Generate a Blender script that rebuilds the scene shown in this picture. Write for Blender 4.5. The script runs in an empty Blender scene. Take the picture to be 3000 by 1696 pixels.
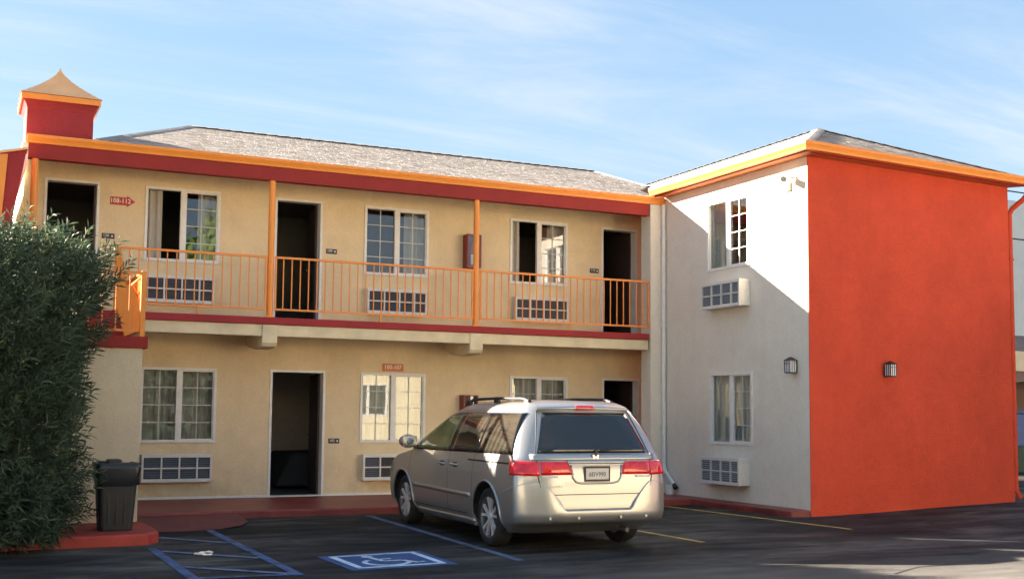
import bpy, bmesh, math, random
from mathutils import Vector, Matrix
random.seed(7)
SC = bpy.context.scene
COL = SC.collection
pi = math.pi

# ------------------------------------------------------------------ camera
cam_d = bpy.data.cameras.new('camera'); cam = bpy.data.objects.new('camera', cam_d); COL.objects.link(cam)
yaw, pitch, roll = map(math.radians, (25.32578938, 4.55800261, -0.53144231))
fwd = Vector((math.sin(yaw)*math.cos(pitch), math.cos(yaw)*math.cos(pitch), math.sin(pitch)))
rgt = Vector((math.cos(yaw), -math.sin(yaw), 0)); dwn = -rgt.cross(fwd)
r2 = math.cos(roll)*rgt + math.sin(roll)*dwn; d2 = -math.sin(roll)*rgt + math.cos(roll)*dwn
M = Matrix((r2, -d2, -fwd)).transposed().to_4x4(); M.translation = (0, 0, 1.5)
cam.matrix_world = M
cam_d.sensor_width = 36; cam_d.lens = 3425.29/3000*36; cam_d.shift_y = 0.0298
cam_d.clip_start = 0.1; cam_d.clip_end = 2000
SC.camera = cam

# ------------------------------------------------------------------ sky, sun, exposure
SUN = Vector((-1.25, 1.0, 0.60)).normalized()          # towards the sun
EL = math.asin(SUN.z); AZ = math.atan2(SUN.x, SUN.y)
w = bpy.data.worlds.new('World'); SC.world = w; w.use_nodes = True
nt = w.node_tree; nt.nodes.clear(); N = nt.nodes.new; L = nt.links.new
sky = N('ShaderNodeTexSky'); sky.sky_type = 'NISHITA'; sky.sun_disc = False
sky.sun_elevation = EL; sky.sun_rotation = AZ; sky.air_density = 1.0; sky.dust_density = 0.6; sky.ozone_density = 2.0
bg = N('ShaderNodeBackground'); bg.inputs[1].default_value = 0.05
out = N('ShaderNodeOutputWorld')
tc = N('ShaderNodeTexCoord'); sep = N('ShaderNodeSeparateXYZ'); L(tc.outputs['Generated'], sep.inputs[0])
def mth(op, a, b=None, c=None):
    n = N('ShaderNodeMath'); n.operation = op
    for i, v in enumerate((a, b, c)):
        if v is None: continue
        if isinstance(v, (int, float)): n.inputs[i].default_value = v
        else: L(v, n.inputs[i])
    return n.outputs[0]
zz = mth('ADD', mth('MAXIMUM', sep.outputs[2], 0.0), 0.16)
px = mth('DIVIDE', sep.outputs[0], zz); py = mth('DIVIDE', sep.outputs[1], zz)
cmb = N('ShaderNodeCombineXYZ'); L(px, cmb.inputs[0]); L(py, cmb.inputs[1])
mp = N('ShaderNodeMapping'); mp.inputs['Rotation'].default_value = (0, 0, math.radians(33)); mp.inputs['Scale'].default_value = (0.42, 1.9, 1)
L(cmb.outputs[0], mp.inputs[0])
n1 = N('ShaderNodeTexNoise'); n1.inputs['Scale'].default_value = 1.1; n1.inputs['Detail'].default_value = 9; n1.inputs['Roughness'].default_value = 0.66; n1.inputs['Distortion'].default_value = 0.8
L(mp.outputs[0], n1.inputs['Vector'])
n2 = N('ShaderNodeTexNoise'); n2.inputs['Scale'].default_value = 0.9; n2.inputs['Detail'].default_value = 3
L(cmb.outputs[0], n2.inputs['Vector'])
cl = mth('MULTIPLY', n1.outputs[0], mth('ADD', mth('MULTIPLY', n2.outputs[0], 1.0), 0.45))
mr = N('ShaderNodeMapRange'); mr.interpolation_type = 'SMOOTHSTEP'
L(cl, mr.inputs[0]); mr.inputs[1].default_value = 0.36; mr.inputs[2].default_value = 0.78; mr.inputs[3].default_value = 0.0; mr.inputs[4].default_value = 0.80
SKYCLOUD = (2.0, 2.07, 2.14, 1)
SKYTINT = (0.58, 0.57, 0.61, 1)
mxt = N('ShaderNodeMix'); mxt.data_type = 'RGBA'; mxt.blend_type = 'MULTIPLY'; mxt.inputs[0].default_value = 1.0
L(sky.outputs[0], mxt.inputs[6]); mxt.inputs[7].default_value = SKYTINT
gr = N('ShaderNodeValToRGB'); L(sep.outputs[2], gr.inputs[0])
ge = gr.color_ramp.elements; ge[0].position = 0.0; ge[0].color = (1.34, 1.74, 2.01, 1); ge[1].position = 0.55; ge[1].color = (0.52, 1.10, 1.83, 1)
mxg = N('ShaderNodeMix'); mxg.data_type = 'RGBA'; mxg.inputs[0].default_value = 0.7; L(mxt.outputs[2], mxg.inputs[6]); L(gr.outputs[0], mxg.inputs[7])
mxs = N('ShaderNodeMix'); mxs.data_type = 'RGBA'; L(mr.outputs[0], mxs.inputs[0]); L(mxg.outputs[2], mxs.inputs[6]); mxs.inputs[7].default_value = SKYCLOUD
L(mxs.outputs[2], bg.inputs[0]); L(bg.outputs[0], out.inputs[0])
sd = bpy.data.lights.new('sun', 'SUN'); sd.energy = 5.0; sd.angle = math.radians(0.5); sd.color = (1.0, 0.87, 0.70)
so = bpy.data.objects.new('sun', sd); COL.objects.link(so); so.rotation_euler = SUN.to_track_quat('Z', 'Y').to_euler(); so.location = (-20, 20, 20)
SC.view_settings.view_transform = 'Standard'; SC.view_settings.look = 'None'
SC.view_settings.exposure = 3.3; SC.view_settings.gamma = 1.0; SC.view_settings.use_curve_mapping = False
SC.render.film_transparent = False
SC.cycles.max_bounces = 10; SC.cycles.diffuse_bounces = 5; SC.cycles.transparent_max_bounces = 16

# ------------------------------------------------------------------ materials
class MB_:
    pass
def newmat(name):
    m = bpy.data.materials.new(name); m.use_nodes = True; t = m.node_tree
    return m, t, t.nodes['Principled BSDF']
def setp(b, **k):
    for a, v in k.items():
        b.inputs[a.replace('_', ' ')].default_value = v
def ramp(t, fac, stops):
    r = t.nodes.new('ShaderNodeValToRGB'); t.links.new(fac, r.inputs[0])
    e = r.color_ramp.elements
    while len(e) < len(stops): e.new(0.5)
    for i, (p, c) in enumerate(stops):
        e[i].position = p; e[i].color = (*c, 1)
    return r.outputs[0]
def noise(t, vec, scale, detail=4, rough=0.55, dist=0):
    n = t.nodes.new('ShaderNodeTexNoise'); n.inputs['Scale'].default_value = scale; n.inputs['Detail'].default_value = detail
    n.inputs['Roughness'].default_value = rough; n.inputs['Distortion'].default_value = dist
    if vec is not None: t.links.new(vec, n.inputs['Vector'])
    return n.outputs[0]
def worldpos(t, scale=None):
    g = t.nodes.new('ShaderNodeNewGeometry').outputs['Position']
    if scale:
        m = t.nodes.new('ShaderNodeMapping'); m.inputs['Scale'].default_value = scale; t.links.new(g, m.inputs[0]); g = m.outputs[0]
    return g
def bump(t, b, h, strength, dist=0.02):
    n = t.nodes.new('ShaderNodeBump'); n.inputs['Strength'].default_value = strength; n.inputs['Distance'].default_value = dist
    t.links.new(h, n.inputs['Height']); t.links.new(n.outputs[0], b.inputs['Normal'])
def mul(c, k): return tuple(min(1, x*k) for x in c)
def paint(name, col, rough=0.5, var=0.10, scale=3.0, bmp=0.0, bscale=60, metallic=0.0, spec=0.5):
    m, t, b = newmat(name); p = worldpos(t)
    c = ramp(t, noise(t, p, scale, 5, 0.6), [(0.30, mul(col, 1-var)), (0.70, mul(col, 1+var))])
    t.links.new(c, b.inputs['Base Color']); setp(b, Roughness=rough, Metallic=metallic); b.inputs['Specular IOR Level'].default_value = spec
    if bmp: bump(t, b, noise(t, p, bscale, 3), bmp, 0.01)
    return m
def stucco(name, col, stain=None, var=0.07, bmp=0.35):
    m, t, b = newmat(name); p = worldpos(t)
    c = ramp(t, noise(t, p, 1.3, 6, 0.6), [(0.3, mul(col, 1-var)), (0.7, mul(col, 1+var))])
    c2 = ramp(t, noise(t, p, 26, 3, 0.7), [(0.3, (0.90, 0.90, 0.90)), (0.7, (1.0, 1.0, 1.0))])
    mx = t.nodes.new('ShaderNodeMix'); mx.data_type = 'RGBA'; mx.blend_type = 'MULTIPLY'; mx.inputs[0].default_value = 1
    t.links.new(c, mx.inputs[6]); t.links.new(c2, mx.inputs[7]); res = mx.outputs[2]
    # rain streaks: vertical, own shape
    sp = worldpos(t, (2.2, 2.2, 0.22))
    s = ramp(t, noise(t, sp, 1.6, 5, 0.65), [(0.50, (1, 1, 1)), (0.80, (0.95, 0.93, 0.90))])
    mx2 = t.nodes.new('ShaderNodeMix'); mx2.data_type = 'RGBA'; mx2.blend_type = 'MULTIPLY'; mx2.inputs[0].default_value = 1
    t.links.new(res, mx2.inputs[6]); t.links.new(s, mx2.inputs[7]); res = mx2.outputs[2]
    if stain:
        sx = t.nodes.new('ShaderNodeSeparateXYZ'); t.links.new(p, sx.inputs[0])
        r = t.nodes.new('ShaderNodeMapRange'); r.inputs[1].default_value = 0.08; r.inputs[2].default_value = 0.75; r.inputs[3].default_value = 0.55; r.inputs[4].default_value = 0.0
        t.links.new(sx.outputs[2], r.inputs[0])
        ns = ramp(t, noise(t, p, 1.7, 5, 0.6), [(0.42, (0, 0, 0)), (0.62, (1, 1, 1))])
        mm = t.nodes.new('ShaderNodeMath'); mm.operation = 'MULTIPLY'; t.links.new(r.outputs[0], mm.inputs[0]); t.links.new(ns, mm.inputs[1])
        mx3 = t.nodes.new('ShaderNodeMix'); mx3.data_type = 'RGBA'; t.links.new(mm.outputs[0], mx3.inputs[0]); t.links.new(res, mx3.inputs[6]); mx3.inputs[7].default_value = (*stain, 1); res = mx3.outputs[2]
    pt_ = ramp(t, noise(t, p, 4.5, 6, 0.72, 0.4), [(0.35, (0.93, 0.93, 0.93)), (0.65, (1.0, 1.0, 1.0))])
    mx4 = t.nodes.new('ShaderNodeMix'); mx4.data_type = 'RGBA'; mx4.blend_type = 'MULTIPLY'; mx4.inputs[0].default_value = 1
    t.links.new(res, mx4.inputs[6]); t.links.new(pt_, mx4.inputs[7]); res = mx4.outputs[2]
    t.links.new(res, b.inputs['Base Color']); setp(b, Roughness=0.92); b.inputs['Specular IOR Level'].default_value = 0.2
    bump(t, b, noise(t, p, 34, 5, 0.75), bmp, 0.02)
    return m
def plain(name, col, rough=0.5, metallic=0.0, spec=0.5):
    m, t, b = newmat(name); p = t.nodes.new('ShaderNodeTexCoord').outputs['Object']
    c = ramp(t, noise(t, p, 9, 3), [(0.3, mul(col, 0.93)), (0.7, mul(col, 1.05))])
    t.links.new(c, b.inputs['Base Color']); setp(b, Roughness=rough, Metallic=metallic); b.inputs['Specular IOR Level'].default_value = spec
    return m
def emitless_glass(name, boost=1.0, tint=(1, 1, 1), refl=(1, 1, 1)):
    m = bpy.data.materials.new(name); m.use_nodes = True; t = m.node_tree; t.nodes.clear()
    o = t.nodes.new('ShaderNodeOutputMaterial'); mx = t.nodes.new('ShaderNodeMixShader')
    tr = t.nodes.new('ShaderNodeBsdfTransparent'); tr.inputs[0].default_value = (*tint, 1)
    gl = t.nodes.new('ShaderNodeBsdfGlossy'); gl.inputs['Roughness'].default_value = 0.012; gl.inputs[0].default_value = (*refl, 1)
    fr = t.nodes.new('ShaderNodeFresnel'); fr.inputs[0].default_value = 1.52
    ma = t.nodes.new('ShaderNodeMath'); ma.operation = 'MULTIPLY'; ma.use_clamp = True; ma.inputs[1].default_value = boost; t.links.new(fr.outputs[0], ma.inputs[0])
    # slight waviness of the pane
    nn = t.nodes.new('ShaderNodeTexNoise'); nn.inputs['Scale'].default_value = 1.4; g = t.nodes.new('ShaderNodeNewGeometry'); t.links.new(g.outputs['Position'], nn.inputs['Vector'])
    bp = t.nodes.new('ShaderNodeBump'); bp.inputs['Strength'].default_value = 0.02; bp.inputs['Distance'].default_value = 0.03; t.links.new(nn.outputs[0], bp.inputs['Height']); t.links.new(bp.outputs[0], gl.inputs['Normal'])
    t.links.new(ma.outputs[0], mx.inputs[0]); t.links.new(tr.outputs[0], mx.inputs[1]); t.links.new(gl.outputs[0], mx.inputs[2]); t.links.new(mx.outputs[0], o.inputs[0])
    return m
def mat_asphalt():
    m, t, b = newmat('asphalt'); p = worldpos(t); ps = worldpos(t, (0.35, 1.3, 1))
    a = ramp(t, noise(t, ps, 0.9, 6, 0.62, 0.6), [(0.36, (0.016, 0.016, 0.016)), (0.50, (0.034, 0.033, 0.032)), (0.64, (0.085, 0.080, 0.072))])
    f = ramp(t, noise(t, p, 90, 2, 0.8), [(0.25, (0.6, 0.6, 0.6)), (0.75, (1.35, 1.35, 1.35))])
    mx = t.nodes.new('ShaderNodeMix'); mx.data_type = 'RGBA'; mx.blend_type = 'MULTIPLY'; mx.inputs[0].default_value = 1
    t.links.new(a, mx.inputs[6]); t.links.new(f, mx.inputs[7])
    o = ramp(t, noise(t, worldpos(t, (0.8, 1.6, 1)), 0.9, 7, 0.7, 1.6), [(0.38, (1.5, 1.47, 1.42)), (0.50, (1, 1, 1)), (0.62, (0.55, 0.55, 0.56))])
    mx2 = t.nodes.new('ShaderNodeMix'); mx2.data_type = 'RGBA'; mx2.blend_type = 'MULTIPLY'; mx2.inputs[0].default_value = 1
    t.links.new(mx.outputs[2], mx2.inputs[6]); t.links.new(o, mx2.inputs[7])
    # lane asphalt coloured lighter for a brighter sunlit patch and more bounce
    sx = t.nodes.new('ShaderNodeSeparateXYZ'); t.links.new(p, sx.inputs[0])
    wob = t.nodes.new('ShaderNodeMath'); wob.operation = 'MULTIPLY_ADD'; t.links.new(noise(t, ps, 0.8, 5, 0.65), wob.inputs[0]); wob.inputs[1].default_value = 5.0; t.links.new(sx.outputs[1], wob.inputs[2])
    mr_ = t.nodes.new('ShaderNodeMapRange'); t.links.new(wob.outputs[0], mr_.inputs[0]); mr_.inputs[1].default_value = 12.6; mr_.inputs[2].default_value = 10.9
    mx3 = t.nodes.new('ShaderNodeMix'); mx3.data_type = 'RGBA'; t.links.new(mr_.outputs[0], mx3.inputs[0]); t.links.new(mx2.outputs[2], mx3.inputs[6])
    bright_lane = ramp(t, noise(t, ps, 1.6, 6, 0.7), [(0.32, (0.055, 0.053, 0.05)), (0.66, (0.16, 0.152, 0.14))]); t.links.new(bright_lane, mx3.inputs[7])
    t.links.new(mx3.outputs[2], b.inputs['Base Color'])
    rr = ramp(t, noise(t, ps, 2.2, 4), [(0.3, (0.62, 0.62, 0.62)), (0.7, (0.9, 0.9, 0.9))]); t.links.new(rr, b.inputs['Roughness'])
    b.inputs['Specular IOR Level'].default_value = 0.15
    bump(t, b, noise(t, p, 70, 4, 0.8), 0.5, 0.01)
    return m
def mat_worn(name, col, wear=0.5, rough=0.7):
    """road paint: colour with worn gaps through which the asphalt colour shows"""
    m, t, b = newmat(name); p = worldpos(t, (1, 0.7, 1))
    nz = noise(t, p, 5.5, 7, 0.75)
    c = ramp(t, nz, [(wear-0.10, (0.035, 0.035, 0.036)), (wear+0.04, mul(col, 0.70)), (wear+0.22, col)])
    t.links.new(c, b.inputs['Base Color']); setp(b, Roughness=rough); b.inputs['Specular IOR Level'].default_value = 0.3
    bump(t, b, noise(t, worldpos(t), 70, 4, 0.8), 0.35, 0.01)
    return m
def mat_shingle(name, cols):
    m, t, b = newmat(name); at = t.nodes.new('ShaderNodeAttribute'); at.attribute_name = 'tone'
    c = ramp(t, at.outputs['Fac'], [(i/(len(cols)-1), k) for i, k in enumerate(cols)])
    p = worldpos(t)
    f = ramp(t, noise(t, p, 45, 3, 0.8), [(0.3, (0.7, 0.7, 0.7)), (0.7, (1.15, 1.15, 1.15))])
    mx = t.nodes.new('ShaderNodeMix'); mx.data_type = 'RGBA'; mx.blend_type = 'MULTIPLY'; mx.inputs[0].default_value = 1
    t.links.new(c, mx.inputs[6]); t.links.new(f, mx.inputs[7]); t.links.new(mx.outputs[2], b.inputs['Base Color']); setp(b, Roughness=0.95)
    b.inputs['Specular IOR Level'].default_value = 0.2
    bump(t, b, noise(t, p, 60, 3, 0.8), 0.5, 0.01)
    return m
def mat_leaf(name, cols, trans=0.35):
    m, t, b = newmat(name); at = t.nodes.new('ShaderNodeAttribute'); at.attribute_name = 'tone'
    c = ramp(t, at.outputs['Fac'], [(i/(len(cols)-1), k) for i, k in enumerate(cols)])
    t.links.new(c, b.inputs['Base Color']); setp(b, Roughness=0.6); b.inputs['Specular IOR Level'].default_value = 0.25
    tl = t.nodes.new('ShaderNodeBsdfTranslucent'); t.links.new(c, tl.inputs[0]); ms = t.nodes.new('ShaderNodeMixShader'); ms.inputs[0].default_value = trans
    t.links.new(b.outputs[0], ms.inputs[1]); t.links.new(tl.outputs[0], ms.inputs[2]); t.links.new(ms.outputs[0], t.nodes['Material Output'].inputs[0])
    return m
def mat_carpaint(name, col):
    m, t, b = newmat(name); p = t.nodes.new('ShaderNodeTexCoord').outputs['Object']
    c = ramp(t, noise(t, p, 220, 2, 0.8), [(0.3, mul(col, 0.93)), (0.7, mul(col, 1.05))])
    t.links.new(c, b.inputs['Base Color']); setp(b, Metallic=0.65, Roughness=0.33); b.inputs['Coat Weight'].default_value = 0.8; b.inputs['Coat Roughness'].default_value = 0.04
    return m

TAN = (0.80, 0.65, 0.42)
m_wall = stucco('tan_stucco', TAN, stain=(0.47, 0.30, 0.10))
m_white = stucco('white_stucco', (0.79, 0.735, 0.635), var=0.025)
m_pier = stucco('cream_stucco', (0.66, 0.57, 0.42), var=0.04)
m_redwall = stucco('red_stucco', (0.64, 0.084, 0.042), var=0.09, bmp=0.6)
m_towerred = stucco('tower_red_stucco', (0.35, 0.042, 0.046), var=0.05)
m_orange = paint('orange_metal_paint', (0.80, 0.265, 0.034), 0.45, 0.05)
m_rail = paint('rail_orange_paint', (0.74, 0.25, 0.05), 0.5, 0.08)
m_maroon = paint('maroon_paint', (0.265, 0.022, 0.018), 0.6, 0.10, 2.0, 0.1, spec=0.25)
m_slabred = paint('slab_edge_red', (0.31, 0.030, 0.034), 0.7, 0.12, 2.5, 0.15, spec=0.25)
m_concrete = paint('painted_concrete', (0.66, 0.56, 0.37), 0.9, 0.14, 3.0, 0.35, 40)
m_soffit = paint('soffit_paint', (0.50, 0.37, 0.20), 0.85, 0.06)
m_redfloor = paint('red_floor_paint', (0.20, 0.035, 0.030), 0.45, 0.30, 2.2, 0.2, 30)
m_redcurb = paint('red_kerb_paint', (0.32, 0.035, 0.025), 0.7, 0.16, 4, 0.3, 40)
m_trim = plain('white_vinyl', (0.74, 0.73, 0.70), 0.4)
m_muntin = plain('white_muntin', (0.62, 0.62, 0.58), 0.4)
m_glass = emitless_glass('window_glass', 2.5, (0.86, 0.90, 0.88))
m_curtain = plain('grey_curtain', (0.50, 0.47, 0.42), 0.9)
m_curtain2 = plain('pale_curtain', (0.62, 0.62, 0.57), 0.9)
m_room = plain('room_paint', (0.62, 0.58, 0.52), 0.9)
m_roomdark = plain('room_paint_shaded', (0.20, 0.18, 0.16), 0.9)  # darkened copy of the room paint, so these doorways look unlit
m_roomfloor = plain('room_carpet', (0.05, 0.055, 0.045), 0.95)
m_door = plain('dark_door', (0.05, 0.032, 0.028), 0.5)
m_bed = plain('dark_bedspread', (0.045, 0.05, 0.055), 0.9)
m_ac = plain('unit_casing', (0.68, 0.66, 0.61), 0.5)
m_acgrey = plain('unit_fin_grey', (0.10, 0.10, 0.11), 0.45, 0.4)
m_acfin = plain('unit_fin_light', (0.25, 0.27, 0.30), 0.5)
m_acdark = plain('unit_recess', (0.035, 0.034, 0.036), 0.7)
m_black = plain('black_plastic', (0.018, 0.018, 0.019), 0.5)
m_rubber = plain('rubber', (0.014, 0.014, 0.014), 0.8)
m_bag = plain('bin_liner', (0.012, 0.013, 0.018), 0.3)
m_signred = plain('sign_red', (0.50, 0.035, 0.035), 0.5)
m_signorange = plain('sign_orange', (0.62, 0.20, 0.07), 0.6)
m_signwhite = plain('sign_white', (0.80, 0.76, 0.72), 0.5)
m_plaque = plain('plaque_dark', (0.022, 0.022, 0.035), 0.4)
m_cabinet = plain('cabinet_red', (0.22, 0.025, 0.02), 0.45)
m_extred = plain('extinguisher_red', (0.5, 0.03, 0.02), 0.35)
m_lantern = plain('lantern_bronze', (0.055, 0.045, 0.045), 0.5, 0.5)
m_frost = plain('frosted_pane', (0.72, 0.74, 0.78), 0.35)
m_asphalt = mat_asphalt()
m_blue = mat_worn('blue_road_paint', (0.09, 0.155, 0.34), 0.47)
m_bluedull = mat_worn('faded_blue_road_paint', (0.15, 0.20, 0.33), 0.44)
m_bluesq = mat_worn('blue_symbol_paint', (0.045, 0.105, 0.28), 0.40)
m_symwhite = mat_worn('white_symbol_paint', (0.62, 0.72, 0.82), 0.36)
m_yellow = mat_worn('yellow_road_paint', (0.62, 0.42, 0.10), 0.42)
m_shing = mat_shingle('roof_shingle', [(0.25, 0.22, 0.20), (0.32, 0.285, 0.262), (0.355, 0.32, 0.295), (0.42, 0.38, 0.352)])
m_shingbase = paint('roof_felt', (0.30, 0.27, 0.25), 0.9)
m_tan_roof = paint('tower_roof_tan', (0.86, 0.45, 0.21), 0.7, 0.10, 3, 0.2, spec=0.2)
m_wood = plain('branch_bark', (0.09, 0.065, 0.045), 0.9)
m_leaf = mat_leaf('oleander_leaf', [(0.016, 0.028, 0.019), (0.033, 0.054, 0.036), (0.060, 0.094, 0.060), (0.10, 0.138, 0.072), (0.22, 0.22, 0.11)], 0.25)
m_tree = mat_leaf('tree_leaf', [(0.05, 0.10, 0.015), (0.10, 0.19, 0.03), (0.17, 0.28, 0.045)], 0.4)
m_pale = stucco('pale_blue_stucco', (0.55, 0.61, 0.62), var=0.03)
m_brownroof = paint('brown_roofing', (0.20, 0.14, 0.12), 0.85)
m_creamtrim = paint('cream_trim', (0.62, 0.52, 0.36), 0.7)
m_bluebin = plain('blue_plastic', (0.07, 0.11, 0.26), 0.5)
m_darkgreen = plain('dark_green_plastic', (0.03, 0.06, 0.035), 0.6)
m_opp = stucco('opposite_cream_stucco', (0.78, 0.69, 0.50), var=0.04)
# van
m_car = mat_carpaint('silver_car_paint', (0.38, 0.38, 0.378))
m_carlow = m_car
def darkglass(name, col, rough=0.02):
    m, t, b = newmat(name); setp(b, Base_Color=(*col, 1), Roughness=rough); b.inputs['Specular IOR Level'].default_value = 0.7
    p = t.nodes.new('ShaderNodeTexCoord').outputs['Object']
    c = ramp(t, noise(t, p, 1.4, 4, 0.6), [(0.3, mul(col, 0.6)), (0.7, mul(col, 1.5))]); t.links.new(c, b.inputs['Base Color'])
    return m
m_pglass = darkglass('privacy_glass', (0.014, 0.017, 0.020))
m_sglass = darkglass('side_privacy_glass', (0.030, 0.026, 0.020))
m_fglass = darkglass('front_door_glass', (0.11, 0.13, 0.055))
m_taillight = newmat('tail_lamp_red')[0]
_b = m_taillight.node_tree.nodes['Principled BSDF']; setp(_b, Roughness=0.08); _b.inputs['Coat Weight'].default_value = 0.6
_t = m_taillight.node_tree; _p = _t.nodes.new('ShaderNodeTexCoord').outputs['Object']
_t.links.new(ramp(_t, noise(_t, _p, 12, 2), [(0.35, (0.55, 0.003, 0.010)), (0.65, (0.85, 0.018, 0.028))]), _b.inputs['Base Color'])
m_lampclear = plain('reverse_lamp_clear', (0.75, 0.74, 0.74), 0.1)
m_chrome = plain('chrome', (0.78, 0.78, 0.78), 0.12, 1.0)
m_alloy = plain('alloy_rim', (0.66, 0.67, 0.69), 0.3, 0.35)
m_pillar = plain('pillar_black', (0.008, 0.008, 0.009), 0.12)
m_plate = plain('plate_white', (0.66, 0.63, 0.58), 0.45)
m_plateblue = plain('plate_ink', (0.03, 0.04, 0.12), 0.5)
m_seam = plain('seam_dark', (0.02, 0.019, 0.018), 0.7)

# ------------------------------------------------------------------ mesh helpers
def wloc(o):
    v = Vector((0, 0, 0))
    while o is not None:
        v += o.location; o = o.parent
    return v
class MB:
    def __init__(s): s.v = []; s.f = []; s.t = []
    def quad(s, a, b, c, d, tone=0.5):
        n = len(s.v); s.v += [Vector(a), Vector(b), Vector(c), Vector(d)]; s.f.append((n, n+1, n+2, n+3)); s.t.append(tone)
    def poly(s, pts, tone=0.5):
        n = len(s.v); s.v += [Vector(p) for p in pts]; s.f.append(tuple(range(n, n+len(pts)))); s.t.append(tone)
    def box(s, x0, x1, y0, y1, z0, z1, tone=0.5):
        n = len(s.v)
        s.v += [Vector(p) for p in ((x0,y0,z0),(x1,y0,z0),(x1,y1,z0),(x0,y1,z0),(x0,y0,z1),(x1,y0,z1),(x1,y1,z1),(x0,y1,z1))]
        for f in ((0,3,2,1),(4,5,6,7),(0,1,5,4),(1,2,6,5),(2,3,7,6),(3,0,4,7)): s.f.append(tuple(n+i for i in f)); s.t.append(tone)
        return s
    def prism(s, pts, off, tone=0.5):
        """closed polygon pts extruded by vector off"""
        n = len(s.v); k = len(pts); off = Vector(off)
        s.v += [Vector(p) for p in pts] + [Vector(p)+off for p in pts]
        s.f.append(tuple(range(n, n+k))[::-1]); s.f.append(tuple(range(n+k, n+2*k))); s.t += [tone, tone]
        for i in range(k):
            j = (i+1) % k; s.f.append((n+i, n+j, n+k+j, n+k+i)); s.t.append(tone)
        return s
    def tube(s, pts, r, seg=8, caps=True, tone=0.5):
        pts = [Vector(p) for p in pts]; rs = r if isinstance(r, (list, tuple)) else [r]*len(pts)
        n0 = len(s.v); up = None
        for i, p in enumerate(pts):
            d = (pts[min(i+1, len(pts)-1)] - pts[max(i-1, 0)]).normalized()
            a = Vector((0, 0, 1)) if abs(d.z) < 0.9 else Vector((1, 0, 0))
            if up is not None: a = up
            x = d.cross(a).normalized(); y = x.cross(d).normalized(); up = y
            for k in range(seg):
                an = 2*pi*k/seg; s.v.append(p + rs[i]*(math.cos(an)*x + math.sin(an)*y))
        for i in range(len(pts)-1):
            for k in range(seg):
                a = n0+i*seg+k; b = n0+i*seg+(k+1) % seg; s.f.append((a, b, b+seg, a+seg)); s.t.append(tone)
        if caps:
            s.f.append(tuple(n0+k for k in range(seg))[::-1]); e = n0+(len(pts)-1)*seg; s.f.append(tuple(e+k for k in range(seg))); s.t += [tone, tone]
        return s
    def lathe(s, c, prof, seg=20, axis='z', caps=True):
        """prof: list of (r, h) about an axis through c"""
        n0 = len(s.v); c = Vector(c)
        for r, h in prof:
            for k in range(seg):
                a = 2*pi*k/seg; u, v = r*math.cos(a), r*math.sin(a)
                s.v.append(c + (Vector((u, v, h)) if axis == 'z' else Vector((h, u, v)) if axis == 'x' else Vector((u, h, v))))
        for i in range(len(prof)-1):
            for k in range(seg):
                a = n0+i*seg+k; b = n0+i*seg+(k+1) % seg; s.f.append((a, b, b+seg, a+seg)); s.t.append(0.5)
        if caps:
            s.f.append(tuple(n0+k for k in range(seg))[::-1]); e = n0+(len(prof)-1)*seg; s.f.append(tuple(e+k for k in range(seg))); s.t += [0.5, 0.5]
        return s
    def grid(s, fn, nu, nv, tone=0.5):
        n0 = len(s.v)
        for i in range(nu+1):
            for j in range(nv+1): s.v.append(Vector(fn(i/nu, j/nv)))
        for i in range(nu):
            for j in range(nv):
                a = n0+i*(nv+1)+j; s.f.append((a, a+nv+1, a+nv+2, a+1)); s.t.append(tone)
        return s
    def xf(s, mat):
        s.v = [mat @ p for p in s.v]; return s
    def build(s, name, mat, parent=None, smooth=False, bevel=0, tone=False, fix=True, local=False, weld=False):
        me = bpy.data.meshes.new(name); off = wloc(parent) if (parent is not None and not local) else Vector((0, 0, 0))
        me.from_pydata([tuple(p-off) for p in s.v], [], s.f)
        if tone:
            at = me.attributes.new('tone', 'FLOAT', 'FACE'); at.data.foreach_set('value', s.t)
        if fix:
            bm = bmesh.new(); bm.from_mesh(me)
            if weld: bmesh.ops.remove_doubles(bm, verts=bm.verts, dist=1e-5)
            bmesh.ops.recalc_face_normals(bm, faces=bm.faces); bm.to_mesh(me); bm.free()
        me.materials.append(mat)
        if smooth: me.polygons.foreach_set('use_smooth', [True]*len(me.polygons))
        o = bpy.data.objects.new(name, me); COL.objects.link(o)
        if parent is not None: o.parent = parent
        if bevel:
            b = o.modifiers.new('bevel', 'BEVEL'); b.width = bevel; b.segments = 2; b.limit_method = 'ANGLE'; b.angle_limit = math.radians(40)
        return o
def T(name, label, cat, loc=(0, 0, 0), group=None):
    o = bpy.data.objects.new(name, None); o.empty_display_size = 0.2; o.location = loc; COL.objects.link(o)
    o['label'] = label; o['category'] = cat
    if group: o['group'] = group
    return o
def tag(o, label, cat, group=None):
    o['label'] = label; o['category'] = cat
    if group: o['group'] = group
    return o
def struct(o): o['kind'] = 'structure'; return o
def stuff(o): o['kind'] = 'stuff'; return o
def sub(mb, name, mat, parent, **k): return mb.build(name, mat, parent, **k)
def copy_tree(o, parent=None, loc=None, rotz=None):
    c = o.copy(); COL.objects.link(c); c.parent = parent
    if loc is not None: c.location = loc
    if rotz is not None: c.rotation_euler = (0, 0, rotz)
    for ch in list(o.children): copy_tree(ch, c)
    return c
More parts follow.
